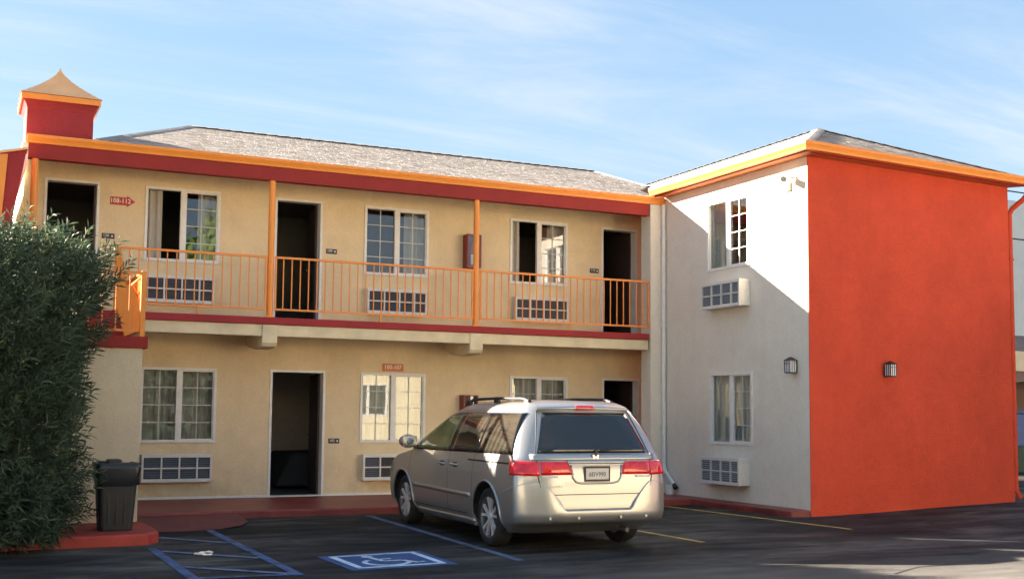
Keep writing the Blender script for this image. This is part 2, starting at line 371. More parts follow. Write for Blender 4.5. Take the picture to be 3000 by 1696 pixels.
def text_mesh(name, s, size, mat, parent, loc, rot, extrude=0.002, bold=0.0, align='CENTER', wx=1.0, local=False):
    cu = bpy.data.curves.new(name, 'FONT'); cu.body = s; cu.size = size; cu.extrude = extrude; cu.align_x = align; cu.align_y = 'CENTER'; cu.offset = size*bold; cu.space_character = 1.05
    tmp = bpy.data.objects.new(name+'_tmp', cu); COL.objects.link(tmp)
    dg = bpy.context.evaluated_depsgraph_get(); dg.update()
    me = bpy.data.meshes.new_from_object(tmp.evaluated_get(dg)); bpy.data.objects.remove(tmp)
    me.transform(Matrix.Diagonal((wx, 1, 1, 1)))
    me.materials.clear(); me.materials.append(mat)
    o = bpy.data.objects.new(name, me); COL.objects.link(o)
    o.parent = parent; o.location = Vector(loc) - (wloc(parent) if (parent and not local) else Vector((0, 0, 0))); o.rotation_euler = rot
    return o

# wall with rectangular openings, in a local (u along, z up) plane; d = outward thickness direction handled by map
def wall_openings(mb, u0, u1, z0, z1, ops, pt, thick):
    """pt(u, depth, z) -> world point; depth 0 = face, thick = back"""
    us = sorted({u0, u1, *[o[0] for o in ops], *[o[1] for o in ops]}); us = [u for u in us if u0 <= u <= u1]
    zs = sorted({z0, z1, *[o[2] for o in ops], *[o[3] for o in ops]}); zs = [z for z in zs if z0 <= z <= z1]
    for a, b in zip(us, us[1:]):
        for c, d in zip(zs, zs[1:]):
            um, zm = (a+b)/2, (c+d)/2
            if any(o[0] < um < o[1] and o[2] < zm < o[3] for o in ops): continue
            mb.quad(pt(a, 0, c), pt(b, 0, c), pt(b, 0, d), pt(a, 0, d)); mb.quad(pt(a, thick, c), pt(a, thick, d), pt(b, thick, d), pt(b, thick, c))
    for a, b, c, d in ops:
        mb.quad(pt(a, 0, c), pt(a, 0, d), pt(a, thick, d), pt(a, thick, c)); mb.quad(pt(b, 0, d), pt(b, 0, c), pt(b, thick, c), pt(b, thick, d))
        mb.quad(pt(a, 0, d), pt(b, 0, d), pt(b, thick, d), pt(a, thick, d)); mb.quad(pt(b, 0, c), pt(a, 0, c), pt(a, thick, c), pt(b, thick, c))
    mb.quad(pt(u0, 0, z0), pt(u0, 0, z1), pt(u0, thick, z1), pt(u0, thick, z0)); mb.quad(pt(u1, 0, z1), pt(u1, 0, z0), pt(u1, thick, z0), pt(u1, thick, z1))
    mb.quad(pt(u0, 0, z1), pt(u1, 0, z1), pt(u1, thick, z1), pt(u0, thick, z1)); mb.quad(pt(u0, 0, z0), pt(u0, thick, z0), pt(u1, thick, z0), pt(u1, 0, z0))

# ------------------------------------------------------------------ dimensions
YW = 19.156            # main facade plane
YB = 18.0              # balcony / gutter front plane
FL = 2.96              # upper floor
XW = 11.62             # white wing wall
C = Vector((11.62, 14.03, 0)); TH = math.radians(4.558); RD = Vector((math.cos(TH), math.sin(TH), 0)); RN = Vector((math.sin(TH), -math.cos(TH), 0)); RL = 4.67

# ------------------------------------------------------------------ ground
def gz(x, y):
    t = max(0, min(1, (x-11.6)/4.7)); return 0.085*t*t*(3-2*t) if y > 4 else 0.085*t*t*(3-2*t)*max(0, (y-0)/4) if y > 0 else 0
mb = MB()
xs = [-600, -120, -40, -12] + [-6+i*1.0 for i in range(34)] + [40, 120, 600]; ys = [-600, -120, -40, -12] + [-6+i*1.0 for i in range(34)] + [40, 120, 600]
for x0, x1 in zip(xs, xs[1:]):
    for y0, y1 in zip(ys, ys[1:]):
        mb.quad((x0, y0, gz(x0, y0)), (x1, y0, gz(x1, y0)), (x1, y1, gz(x1, y1)), (x0, y1, gz(x0, y1)))
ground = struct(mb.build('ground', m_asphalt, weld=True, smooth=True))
# raised walkway, kerb strip along the white wall
mb = MB(); mb.prism([(1.9, 16.62, -0.05), (11.22, 16.62, -0.05), (11.22, 14.3, -0.05), (11.30, 14.10, -0.05), (11.5, 14.03, -0.05), (11.61, 14.03, -0.05), (11.61, 18.3, -0.05), (12.6, 18.3, -0.05), (12.6, 19.15, -0.05), (1.9, 19.15, -0.05)], (0, 0, 0.15))
walk = struct(mb.build('pavement', m_redfloor, bevel=0.02))
# red-painted ramp area in front of the walkway
pts = [(2.12, 15.0), (2.75, 15.0), (3.1, 15.1), (3.4, 15.35), (3.58, 15.75), (3.62, 16.2), (3.62, 16.62), (2.12, 16.62)]
mb = MB(); mb.poly([(x, y, 0.006 + 0.06*max(0, (y-15.0)/1.62)) for x, y in pts])
ramp_o = struct(mb.build('path_ramp', paint('maroon_ramp_paint', (0.13, 0.022, 0.024), 0.6, 0.2, 3, 0.3, 50)))
# traffic island with red kerb
mb = MB(); mb.prism([(-2.6, 13.6, -0.02), (1.6, 13.6, -0.02), (2.0, 13.68, -0.02), (2.14, 13.86, -0.02), (2.16, 14.3, -0.02), (2.13, 15.15, -0.02), (-2.6, 15.15, -0.02)], (0, 0, 0.15))
isl = struct(mb.build('kerb_island', m_redcurb, bevel=0.025)); isl['label'] = 'red painted kerb island under the bin and shrub'

def line_mark(name, pts, width, mat, z=0.004):
    mb = MB()
    for (a, b) in zip(pts, pts[1:]):
        a = Vector((*a, 0)); b = Vector((*b, 0)); d = (b-a).normalized(); n = Vector((-d.y, d.x, 0))*width/2
        k = max(1, int((b-a).length/0.5))
        for i in range(k):
            p = a.lerp(b, i/k); q = a.lerp(b, (i+1)/k)
            up = lambda v: Vector((v.x, v.y, gz(v.x, v.y)+z))
            mb.quad(up(p-n), up(q-n), up(q+n), up(p+n))
    return struct(mb.build(name, mat, weld=True))
line_mark('road_marking_yellow', [(10.60, 16.55), (10.86, 12.3)], 0.085, m_yellow)
line_mark('road_marking_yellow', [(8.0, 16.5), (8.06, 11.68)], 0.085, m_yellow)
line_mark('road_marking_blue', [(5.48, 16.4), (5.29, 10.9)], 0.10, m_bluedull)
line_mark('road_marking_blue', [(2.94, 15.05), (2.92, 10.66)], 0.10, m_blue)
line_mark('road_marking_blue', [(1.985, 13.3), (1.985, 8.2)], 0.10, m_blue)
for a, b in (((2.15, 14.45), (2.86, 13.52)), ((2.03, 12.98), (2.86, 12.03)), ((2.03, 11.62), (2.88, 10.76))):
    line_mark('road_marking_hatch', [a, b], 0.10, m_bluedull, 0.0075)
line_mark('road_marking_blue', [(2.0, 10.78), (2.94, 10.72)], 0.10, m_blue, 0.0075)
# wheelchair symbol
sq = [(3.46, 10.78), (4.58, 10.86), (4.62, 12.09), (3.44, 11.95)]
mb = MB(); mb.poly([(x, y, 0.004) for x, y in sq]); adaq = struct(mb.build('road_marking_square', m_bluesq))
def q2(u, v, z=0.008):
    a = Vector(sq[0]).lerp(Vector(sq[1]), u); b = Vector(sq[3]).lerp(Vector(sq[2]), u); p = a.lerp(b, v); return (p.x, p.y, z)
mb = MB()
def stroke(pts, wd):
    pts = [Vector(p) for p in pts]
    L_, R_ = [], []
    for i, p in enumerate(pts):
        d = (pts[min(i+1, len(pts)-1)]-pts[max(i-1, 0)]).normalized(); n = Vector((-d.y, d.x))*wd/2
        L_.append(p+n); R_.append(p-n)
    for i in range(len(pts)-1): mb.quad(q2(*R_[i]), q2(*R_[i+1]), q2(*L_[i+1]), q2(*L_[i]))
i0, i1 = 0.11, 0.89
stroke([(i0-0.03, i0), (i1+0.03, i0)], 0.065); stroke([(i0-0.03, i1), (i1+0.03, i1)], 0.065); stroke([(i0, i0+0.033), (i0, i1-0.033)], 0.065); stroke([(i1, i0+0.033), (i1, i1-0.033)], 0.065)
mb.poly([q2(0.40+0.055*math.cos(2*pi*k/14), 0.77+0.055*math.sin(2*pi*k/14)) for k in range(14)])
stroke([(0.405, 0.70), (0.43, 0.55), (0.445, 0.44)], 0.055); stroke([(0.445, 0.44), (0.62, 0.43)], 0.055); stroke([(0.62, 0.43), (0.70, 0.25), (0.78, 0.28)], 0.055); stroke([(0.425, 0.57), (0.56, 0.565)], 0.045)
stroke([(0.45+0.20*math.cos(a), 0.37+0.20*math.sin(a)) for a in [math.radians(125+i*(360-125-15)/18) for i in range(19)]], 0.05)
sym = mb.build('wheelchair_symbol', m_symwhite, adaq, fix=False)
# a long crack in the asphalt at the right
mb = MB(); cp = [(8.2, 8.7), (8.5, 8.86), (8.81, 9.01), (9.1, 9.02), (9.4, 9.1), (9.88, 9.18), (10.3, 9.42), (10.9, 9.46), (11.6, 9.7)]
for a, b in zip(cp, cp[1:]):
    wd = 0.012+random.random()*0.012; mb.quad((a[0], a[1]-wd, gz(*a)+0.003), (b[0], b[1]-wd, gz(*b)+0.003), (b[0], b[1]+wd, gz(*b)+0.003), (a[0], a[1]+wd, gz(*a)+0.003))
crack = mb.build('crack', m_seam, ground)

# ------------------------------------------------------------------ main building
B = T('motel_building', 'two storey tan stucco motel block with balcony, orange gutter and hip roof', 'motel', (6, YW, 0))
WINS = dict(a=(2.585, 3.87), b=(6.234, 3.86), c=(9.009, 3.86), d=(2.605, 0.99), e=(6.214, 0.985), f=(9.026, 0.985))
WW, WH = 1.185, 1.19
DOORS = [(1.087, 1.895, FL, 5.055), (4.671, 5.49, FL, 5.055), (10.923, 11.717, FL, 5.035), (4.66, 5.60, 0.10, 2.185), (10.944, 11.76, 0.10, 2.175), (1.05, 1.86, 0.10, 2.185)]
ops = [(x, x+WW, z, z+WH) for x, z in WINS.values()] + DOORS
mb = MB(); wall_openings(mb, 0.79, 12.6, 0.0, 5.40, ops, lambda u, d, z: (u, YW+d, z), 0.16)
mb.build('wall', m_wall, B)
mb = MB(); mb.box(0.79, 0.95, YW+0.16, 26, 0, 5.40); mb.box(12.45, 12.6, YW+0.16, 26, 0, 5.40); mb.box(0.95, 12.45, 25.85, 26, 0, 5.40)
mb.build('outer_wall', m_pier, B)
mb = MB()
for a, b in ((1.90, 2.0),):
    pass
bounds = [1.907, 4.66, 5.6, 10.94]
mb.box(1.905, 4.65, YW-0.012, YW, 0.10, 0.135); mb.box(5.61, 10.93, YW-0.012, YW, 0.10, 0.135); mb.build('base_trim', m_trim, B)
# rooms
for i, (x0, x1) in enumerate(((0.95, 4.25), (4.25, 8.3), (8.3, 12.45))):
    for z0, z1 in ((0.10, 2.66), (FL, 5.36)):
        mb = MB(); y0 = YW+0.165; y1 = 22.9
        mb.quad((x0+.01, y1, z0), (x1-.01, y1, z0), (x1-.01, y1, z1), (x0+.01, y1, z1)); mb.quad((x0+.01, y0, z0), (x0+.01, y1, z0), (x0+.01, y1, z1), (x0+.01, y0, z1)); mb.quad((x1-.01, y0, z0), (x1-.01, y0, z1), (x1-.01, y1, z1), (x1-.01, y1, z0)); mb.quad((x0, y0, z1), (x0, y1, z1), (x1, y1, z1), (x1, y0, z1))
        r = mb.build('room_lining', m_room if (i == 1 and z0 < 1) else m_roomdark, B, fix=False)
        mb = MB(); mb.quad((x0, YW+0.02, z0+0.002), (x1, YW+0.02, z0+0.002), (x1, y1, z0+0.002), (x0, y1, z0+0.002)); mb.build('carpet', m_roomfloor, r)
# windows (frame > pane, muntin, curtain), built once at the origin
def make_window(parent, loc, rotz, left_grid=True, curtain='both', cmat=None, left_pane=True, cdepth=0.20):
    cmat = cmat or m_curtain
    f = 0.042; mb = MB()
    mb.box(0, WW, -0.022, 0.07, 0, f); mb.box(0, WW, -0.022, 0.07, WH-f, WH); mb.box(0, f, -0.022, 0.07, f, WH-f); mb.box(WW-f, WW, -0.022, 0.07, f, WH-f)
    mb.box(WW/2-0.038, WW/2+0.038, -0.005, 0.065, f, WH-f)
    mb.box(WW/2+0.038, WW/2+0.056, 0.0, 0.055, f, WH-f); mb.box(WW-f-0.018, WW-f, 0.0, 0.055, f, WH-f); mb.box(WW/2+0.056, WW-f-0.018, 0.0, 0.055, f, f+0.018); mb.box(WW/2+0.056, WW-f-0.018, 0.0, 0.055, WH-f-0.018, WH-f)
    w_ = mb.build('window', m_trim, parent, local=True); w_.location = Vector(loc)-wloc(parent); w_.rotation_euler = (0, 0, rotz)
    def kid(mb, n, m, **k): o = mb.build(n, m, None, **k); o.parent = w_; return o
    xl0, xl1, xr0, xr1 = f, WW/2-0.038, WW/2+0.056, WW-f-0.018
    mb = MB(); mb.quad((xl0, 0.045, f), (xl1, 0.045, f), (xl1, 0.045, WH-f), (xl0, 0.045, WH-f)); (kid(mb, 'pane', m_glass, fix=False) if left_pane else None)
    mb = MB(); mb.quad((xr0, 0.03, f), (xr1, 0.03, f), (xr1, 0.03, WH-f), (xr0, 0.03, WH-f)); kid(mb, 'pane', m_glass, fix=False)
    for (p0, p1, yy, on) in ((xr0, xr1, 0.018, True), (xl0, xl1, 0.034, left_grid)):
        if not on: continue
        xm = (p0+p1)/2; b0 = MB().box(xm-0.006, xm+0.006, yy-0.006, yy+0.006, f, WH-f); kid(b0, 'muntin', m_muntin)
        for k in (1, 2, 3):
            zk = f+(WH-2*f)*k/4; kid(MB().box(p0, p1, yy-0.0075, yy+0.0075, zk-0.006, zk+0.006), 'muntin', m_muntin)
    spans = {'both': [(0.0, WW)], 'left': [(0.0, 0.33)], 'leftright': [(0.0, 0.3), (0.86, WW)], 'right': [(0.80, WW)], 'wide': [(0.0, 0.60)], 'none': []}[curtain]
    for s0, s1 in spans:
        mb = MB(); n = max(10, int((s1-s0)*60)); ph = random.random()*6
        mb.grid(lambda u, v: (s0+(s1-s0)*u, cdepth+0.030*math.sin(ph+u*(s1-s0)*46)+0.014*math.sin(1.7*ph+u*(s1-s0)*101+v*0.6), -0.05+v*(WH+0.1)), n, 3)
        kid(mb, 'curtain', cmat, smooth=True)
    return w_
WSPEC = dict(a=(False, 'leftright'), b=(True, 'right'), c=(False, 'leftright'), d=(True, 'both'), e=(True, 'both'), f=(True, 'both'))
for k, (x, z) in WINS.items():
    make_window(B, (x, YW, z), 0, WSPEC[k][0], WSPEC[k][1], m_curtain2 if k in 'e' else m_curtain, k not in 'ac')
# door frames and open doors
for i, (x0, x1, z0, z1) in enumerate(DOORS):
    f = 0.04; mb = MB(); mb.box(x0, x0+f, YW-0.015, YW+0.17, z0, z1-f); mb.box(x1-f, x1, YW-0.015, YW+0.17, z0, z1-f); mb.box(x0, x1, YW-0.015, YW+0.17, z1-f, z1)
    fr = mb.build('door_frame', m_trim, B)
    mb = MB(); mb.box(x0+f, x1-f, YW-0.01, YW+0.16, z0-0.004, z0+0.018); mb.build('threshold', m_ac, fr)
    # door swung fully inward against the room wall
    a = math.radians(96 if i != 2 else 84); hx = x1-f-0.005; wd = x1-x0-2*f-0.01
    d = Vector((-math.cos(a), math.sin(a), 0)); n = Vector((-d.y, d.x, 0))*0.022; hp = Vector((hx, YW+0.19, 0))
    p = [hp-n, hp+d*wd-n, hp+d*wd+n, hp+n]
    mb = MB(); mb.prism([(q.x, q.y, z0+0.02) for q in p], (0, 0, z1-z0-f-0.03)); do = mb.build('door', m_door, B)
    hq = hp+d*(wd-0.07); mb = MB(); mb.tube([(hq.x, hq.y, z0+1.0), (hq.x+n.x*3.2, hq.y+n.y*3.2, z0+1.0), (hq.x+n.x*3.2-d.x*0.1, hq.y+n.y*3.2-d.y*0.1, z0+1.0)], 0.011, 6); mb.build('handle', m_chrome, do)
# balcony slab, beam, haunches
mb = MB(); mb.box(0.79, 11.27, YB, YW-0.003, 2.845, FL-0.004); mb.build('balcony_slab', m_slabred, B, bevel=0.01)
mb = MB(); mb.box(0.79, 11.27, YB+0.035, YB+0.20, 2.66, 2.843); mb.build('balcony_beam', m_concrete, B, bevel=0.012)
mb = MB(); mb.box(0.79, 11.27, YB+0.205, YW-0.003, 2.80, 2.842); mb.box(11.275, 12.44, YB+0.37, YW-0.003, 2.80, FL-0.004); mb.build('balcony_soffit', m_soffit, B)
for x in (4.36, 7.87):
    prof = [(YB+0.01, 2.84), (YB+0.01, 2.56), (YB+0.05, 2.50), (YB+0.22, 2.48), (YB+0.55, 2.475), (YB+0.9, 2.52), (YW-0.004, 2.60), (YW-0.004, 2.84)]
    mb = MB(); mb.prism([(x-0.12, y, z) for y, z in prof], (0.24, 0, 0)); mb.build('haunch', m_concrete, B, bevel=0.015)
# eaves: beam, gutter, soffit
mb = MB(); mb.box(0.79, 11.30, YB+0.05, YB+0.19, 5.115, 5.335); mb.build('eave_beam', m_maroon, B, bevel=0.008)
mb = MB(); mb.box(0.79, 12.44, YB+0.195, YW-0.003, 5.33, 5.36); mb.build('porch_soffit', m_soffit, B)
def gutter_profile():
    # K-style: out = distance forward, z up ; closed
    return [(0.0, 0.0), (0.075, 0.0), (0.085, 0.035), (0.105, 0.075), (0.110, 0.082), (0.110, 0.125), (0.098, 0.125), (0.094, 0.09), (0.07, 0.035), (0.06, 0.015), (0.012, 0.015), (0.012, 0.125), (0.0, 0.125)]
mb = MB(); mb.prism([(0.76, YB+0.11-o, 5.335+z) for o, z in gutter_profile()], (XW-0.005-0.76, 0, 0)); mb.build('gutter', m_orange, B)
mb = MB(); mb.box(0.79, XW-0.005, YB+0.115, YB+0.15, 5.345, 5.462); mb.build('fascia_board', m_maroon, B)
# front pier at the right end of the balcony
mb = MB(); mb.box(11.32, XW-0.003, YB+0.04, YB+0.36, 0.10, 5.33); mb.build('pier', m_white, B)

# roof with courses of shingles
def shingle_slope(poly, eave0, eave1, upv, name, parent, mat, course=0.125, tab=0.19, lift=0.009, seed=1):
    """tabs laid in courses over a convex polygon (list of 3D points) lying in the plane spanned by eave dir and upv"""
    rnd = random.Random(seed); e0 = Vector(eave0); u = (Vector(eave1)-e0).normalized(); v = Vector(upv).normalized(); n = u.cross(v).normalized()
    if n.z < 0: n = -n
    P2 = [((Vector(p)-e0).dot(u), (Vector(p)-e0).dot(v)) for p in poly]
    def span(vv):
        xs = []
        for (a, b), (c, d) in zip(P2, P2[1:]+P2[:1]):
            if (b-vv)*(d-vv) <= 0 and abs(b-d) > 1e-9: xs.append(a+(c-a)*(vv-b)/(d-b))
        return (min(xs), max(xs)) if len(xs) >= 2 else None
    vmax = max(q[1] for q in P2); mb = MB(); k = 0; vv = min(q[1] for q in P2)+0.001
    while vv < vmax-0.02:
        s = span(vv); s2 = span(min(vv+course, vmax-0.001))
        if s:
            lo, hi = (max(s[0], s2[0]) if False else s[0]), s[1]
            x = lo-(k % 2)*tab*0.5-rnd.random()*0.05
            while x < hi:
                wd = tab*(0.8+0.4*rnd.random()); a, b = max(x, lo), min(x+wd-0.008, hi); x += wd
                if b-a < 0.02: continue
                l2, h2 = s2 if s2 else (a, b); a2, b2 = max(a, l2), min(b, h2)
                if b2-a2 < 0.01: a2, b2 = (a+b)/2, (a+b)/2+0.005
                t = rnd.random(); t = t*t*(3-2*t); lf = lift*(0.9+0.2*rnd.random()); ov = 0.006*rnd.random(); 
                p = lambda s_, w_, h_: e0+u*s_+v*w_+n*h_
                q0, q1, q2_, q3 = p(a, vv-ov, lf), p(b, vv-ov, lf), p(b2, vv+course, 0.004), p(a2, vv+course, 0.004)
                mb.quad(q0, q1, q2_, q3, t); mb.quad(p(a, vv-ov, 0), p(b, vv-ov, 0), q1, q0, t*0.85)
                mb.quad(p(a, vv-ov, 0), q0, q3, p(a2, vv+course, 0), t*0.85); mb.quad(q1, p(b, vv-ov, 0), p(b2, vv+course, 0), q2_, t*0.85)
        vv += course; k += 1
    return stuff(mb.build(name, mat, parent, tone=True, fix=False))
E0, E1 = (0.80, YB+0.06, 5.468), (11.30, YB+0.06, 5.468)
H0 = (1.72, YB+0.06, 5.468); R0, R1, R2 = (3.74, 22.0, 6.77), (12.3, 22.0, 6.77), (13.5, 22.0, 6.51)
roof_t = MB(); V1 = (11.262, YB+0.06, 5.468)
RQ = (12.4, 19.85, 6.0594); RV = (XW-0.006, 18.87, 5.7356)
roof_t.poly([H0, (XW-0.006, YB+0.06, 5.468), RV, RQ, R1, R0]); roof_t.poly([H0, R0, (0.80, 22.0, 5.47), (0.80, YB+0.06, 5.462)])
roof_t.poly([R0, R1, (12.3, 26.2, 5.42), (0.8, 26.2, 5.42), (0.80, 22.0, 5.47)]); roof_t.poly([R1, RQ, (13.4, 21.5, 6.44), (13.5, 24, 6.4), (12.3, 26.2, 5.42)])
rf = roof_t.build('roof', m_shingbase, B)
shingle_slope([H0, (XW-0.006, YB+0.06, 5.468), RV, RQ, R1, R0], H0, E1, Vector((0, 22-YB-0.06, 6.77-5.468)), 'shingle', rf, m_shing, seed=3)
mb = MB(); hp0, hp1 = Vector(H0), Vector(R0)
for a, b in ((hp0, hp1), (hp1, Vector(R1)), (Vector(R1), Vector(RQ))):
    k = max(1, int((b-a).length/0.22))
    for i in range(k):
        p = a.lerp(b, i/k)+Vector((0, 0, 0.012)); q = a.lerp(b, (i+1.12)/k)+Vector((0, 0, 0.026)); d = (b-a).normalized(); s_ = Vector((0, 0, 1)).cross(d).normalized()*0.13; dz = Vector((0, 0, 0.03)); tn = random.random()*0.6
        mb.quad(q-s_-dz, p-s_-dz, p+Vector((0, 0, .02)), q+Vector((0, 0, .005)), tn); mb.quad(p+s_-dz, q+s_-dz, q+Vector((0, 0, .005)), p+Vector((0, 0, .02)), tn)
stuff(mb.build('ridge_cap', m_shing, rf, tone=True, fix=False))

# tower on the roof at the left end (part of the building)
tx, ty, th = 1.22, 18.78, 0.462
def sq_ring(h, z): return [(tx-h, ty-h, z), (tx+h, ty-h, z), (tx+h, ty+h, z), (tx-h, ty+h, z)]
def loft(mb, rings):
    n0 = len(mb.v)
    for r in rings: mb.v += [Vector(p) for p in r]
    k = len(rings[0])
    for i in range(len(rings)-1):
        for j in range(k):
            a = n0+i*k+j; b = n0+i*k+(j+1) % k; mb.f.append((a, b, b+k, a+k)); mb.t.append(0.5)
mb = MB(); loft(mb, [sq_ring(th, 5.40), sq_ring(th, 5.90), sq_ring(th+0.012, 5.955), sq_ring(th+0.04, 6.0), sq_ring(th+0.085, 6.045)]); tw = mb.build('tower', m_towerred, B)
mb = MB(); loft(mb, [sq_ring(th, 6.03), sq_ring(th+0.092, 6.03), sq_ring(th+0.092, 6.115), sq_ring(th+0.02, 6.118)]); mb.build('eave_trim', m_orange, tw)
mb = MB(); rings = [sq_ring((th+0.10)*(1-t)**1.45+0.004, 6.12+0.56*t) for t in [i/12 for i in range(13)]]; loft(mb, rings); mb.build('tower_roof', m_tan_roof, tw)

# posts
POSTS = [(0.885, YB+0.10), (4.365, YB+0.10), (7.88, YB+0.10)]
plab = ['orange porch post at the left end, above the shrub', 'orange balcony post left of the middle dark doorway', 'orange balcony post in front of the upper extinguisher cabinet']
for (x, y), lb in zip(POSTS, plab):
    p = T('porch_post', lb, 'post', (x, y, FL), 'orange posts along the balcony')
    mb = MB(); mb.tube([(x, y, FL-0.004), (x, y, 5.114)], 0.05, 16); mb.build('shaft', m_orange, p, smooth=False)
    mb = MB(); mb.box(x-0.075, x+0.075, y-0.075, y+0.075, FL-0.002, FL+0.012); mb.build('base_plate', m_orange, p)

# railings
bal_me = MB().box(-0.0075, 0.0075, -0.0075, 0.0075, 0, 0.80)
bal_proto = None
def railing(x0, x1, label):
    global bal_proto
    zt, zb = 3.905, 3.085; y = YB+0.07
    t = T('balcony_railing', label, 'railing', ((x0+x1)/2, y, FL), 'orange railing sections along the balcony')
    MB().box(x0, x1, y-0.02, y+0.02, zt-0.02, zt+0.015).build('top_rail', m_rail, t, bevel=0.004); MB().box(x0, x1, y-0.015, y+0.015, zb-0.015, zb+0.015).build('bottom_rail', m_rail, t)
    xm = (x0+x1)/2+0.05; MB().box(xm-0.012, xm+0.012, y-0.012, y+0.012, FL-0.004, zb-0.015).build('foot', m_rail, t)
    for xe in (x0+0.014, x1-0.014): MB().box(xe-0.014, xe+0.014, y-0.0125, y+0.0125, zb+0.015, zt-0.02).build('end_bar', m_rail, t)
    n = int((x1-x0)/0.131); dx = (x1-x0)/n
    for i in range(1, n):
        if bal_proto is None:
            bal_proto = MB().box(-0.0078, 0.0078, -0.0078, 0.0078, zb+0.015, zt-0.02).build('baluster', m_rail, None); o = bal_proto
        else:
            o = bal_proto.copy(); COL.objects.link(o)
        o.parent = t; o.location = (x0+i*dx-t.location.x, 0, -t.location.z)
railing(2.10, 4.30, 'orange balcony railing section left of the second post, before the curtained window')
railing(4.43, 7.82, 'orange balcony railing section in the middle between two posts')
railing(7.945, 11.30, 'orange balcony railing section at the right end by the white wall')

# stair block with landing at the left
S = T('stair_block', 'cream stucco stair landing with maroon cap behind the shrub', 'staircase', (1.0, 16, 0))
MB().box(-1.2, 2.075, 15.15, 17.95, 0.0, 2.262).build('wall', m_pier, S)
MB().box(-1.2, 2.13, 15.10, 16.9, 2.264, 2.41).build('landing_cap', m_maroon, S, bevel=0.008)
for i in range(2):
    MB().box(-0.2, 2.075, 16.93+i*0.34, 17.99, 2.264+i*0.185+(0.15 if i == 0 else 0.15), 2.264+(i+1)*0.185+0.15-0.003).build('step', m_maroon, S)
# stair railing (edge-on right side, short front)
R_ = T('stair_railing', 'orange railing around the stair landing at the end of the balcony', 'railing', (2.05, 15.2, 2.41))
xr = 2.06
prof = [(15.17, 3.225), (16.75, 3.235), (18.02, 3.90)]
mb = MB(); mb.tube([(xr, y, z) for y, z in prof], 0.022, 8); mb.build('handrail', m_orange, R_)
mb = MB(); mb.tube([(xr, 15.17, 2.50), (xr, 16.75, 2.50), (xr, 18.0, 3.06)], 0.016, 6); mb.build('bottom_rail', m_orange, R_)
def zint(y, a): 
    for (y0, z0), (y1, z1) in zip(a, a[1:]):
        if y0 <= y <= y1: return z0+(z1-z0)*(y-y0)/(y1-y0)
    return a[-1][1]
for i in range(24):
    y = 15.22+i*0.12; z1 = zint(y, prof); z0 = zint(y, [(15.1, 2.50), (16.75, 2.50), (18.03, 3.06)])
    MB().box(xr-0.009, xr+0.009, y-0.009, y+0.009, z0, z1).build('baluster', m_orange, R_)
MB().box(xr-0.03, xr+0.03, 15.14, 15.20, 2.412, 3.23).build('newel', m_orange, R_); MB().box(xr-0.03, xr+0.03, 17.99, 18.05, FL, 3.92).build('newel', m_orange, R_)
MB().box(0.0, xr-0.03, 15.155, 15.185, 3.19, 3.225).build('front_rail', m_rail, R_); MB().box(0.0, xr-0.03, 15.155, 15.185, 2.47, 2.50).build('front_bottom_rail', m_rail, R_)
mb = MB(); mb.tube([(xr, 15.6, 2.95), (xr-0.12, 15.35, 3.07), (xr-0.02, 15.19, 3.17)], 0.016, 6); mb.build('wall_handrail', m_orange, R_)
for i in range(13):
    x = xr-0.16*(i+1)
    if x > 0: MB().box(x-0.008, x+0.008, 15.162, 15.178, 2.50, 3.19).build('baluster', m_rail, R_)

# ------------------------------------------------------------------ wing building
Wg = T('motel_wing', 'two storey wing with white stucco side wall and red end wall', 'motel', tuple(C))
wops = [(15.493, 15.493+WW, 3.955, 3.955+WH), (15.43, 15.43+WW, 1.02, 1.02+WH)]
mb = MB(); wall_openings(mb, 14.045, 18.40, 0.0, 5.47, wops, lambda u, d, z: (XW+d, u, z), 0.16)
mb.build('white_wall', m_white, Wg)
p1 = C + RD*RL; p0 = Vector((C.x+0.0, C.y, 0))
bk = -RN
mb = MB(); mb.prism([(C.x, C.y, -0.05), (p1.x, p1.y, -0.05), (p1.x+bk.x*0.2, p1.y+bk.y*0.2, -0.05), (C.x+0.16, C.y+0.10, -0.05), (C.x, C.y+0.013, -0.05)], (0, 0, 5.52)); mb.build('red_wall', m_redwall, Wg)
mb = MB(); mb.box(p1.x-0.2, p1.x-0.02, p1.y+0.2, 24, 0, 5.47); mb.box(XW+0.16, p1.x-0.2, 18.25, 18.4, 0, 5.47); mb.build('back_wall', m_redwall, Wg)
mb = MB(); mb.box(XW+0.01, XW+0.155, 18.4, YW-0.003, 0, FL); 
# room lining behind wing windows
for z0, z1 in ((0.1, 2.7), (2.95, 5.4)):
    mb = MB(); x0, x1, y0, y1 = XW+0.165, XW+3.6, 14.6, 18.2
    mb.quad((x1, y0, z0), (x1, y1, z0), (x1, y1, z1), (x1, y0, z1)); mb.quad((x0, y0, z0), (x1, y0, z0), (x1, y0, z1), (x0, y0, z1)); mb.quad((x0, y1, z0), (x0, y1, z1), (x1, y1, z1), (x1, y1, z0)); mb.quad((x0, y0, z1), (x0, y1, z1), (x1, y1, z1), (x1, y0, z1)); mb.quad((x0, y0, z0), (x0, y1, z0), (x1, y1, z0), (x1, y0, z0))
    mb.build('room_lining', m_room, Wg, fix=False)
for (y0, y1, z, zz_), cu in zip(wops, ('left', 'both')):
    make_window(Wg, (XW, y1, z), -pi/2, False, 'wide' if cu == 'left' else 'both', m_curtain2, True, 0.105)
# eaves
OV = 0.36
E_a = Vector((XW-OV, YB+0.02, 0)); E_b = Vector((XW-OV, C.y-OV, 0)); p_r = C + RD*(RL+0.22) + RN*OV
E_b2 = Vector((XW-OV, (C+RN*OV).y+0.0, 0))
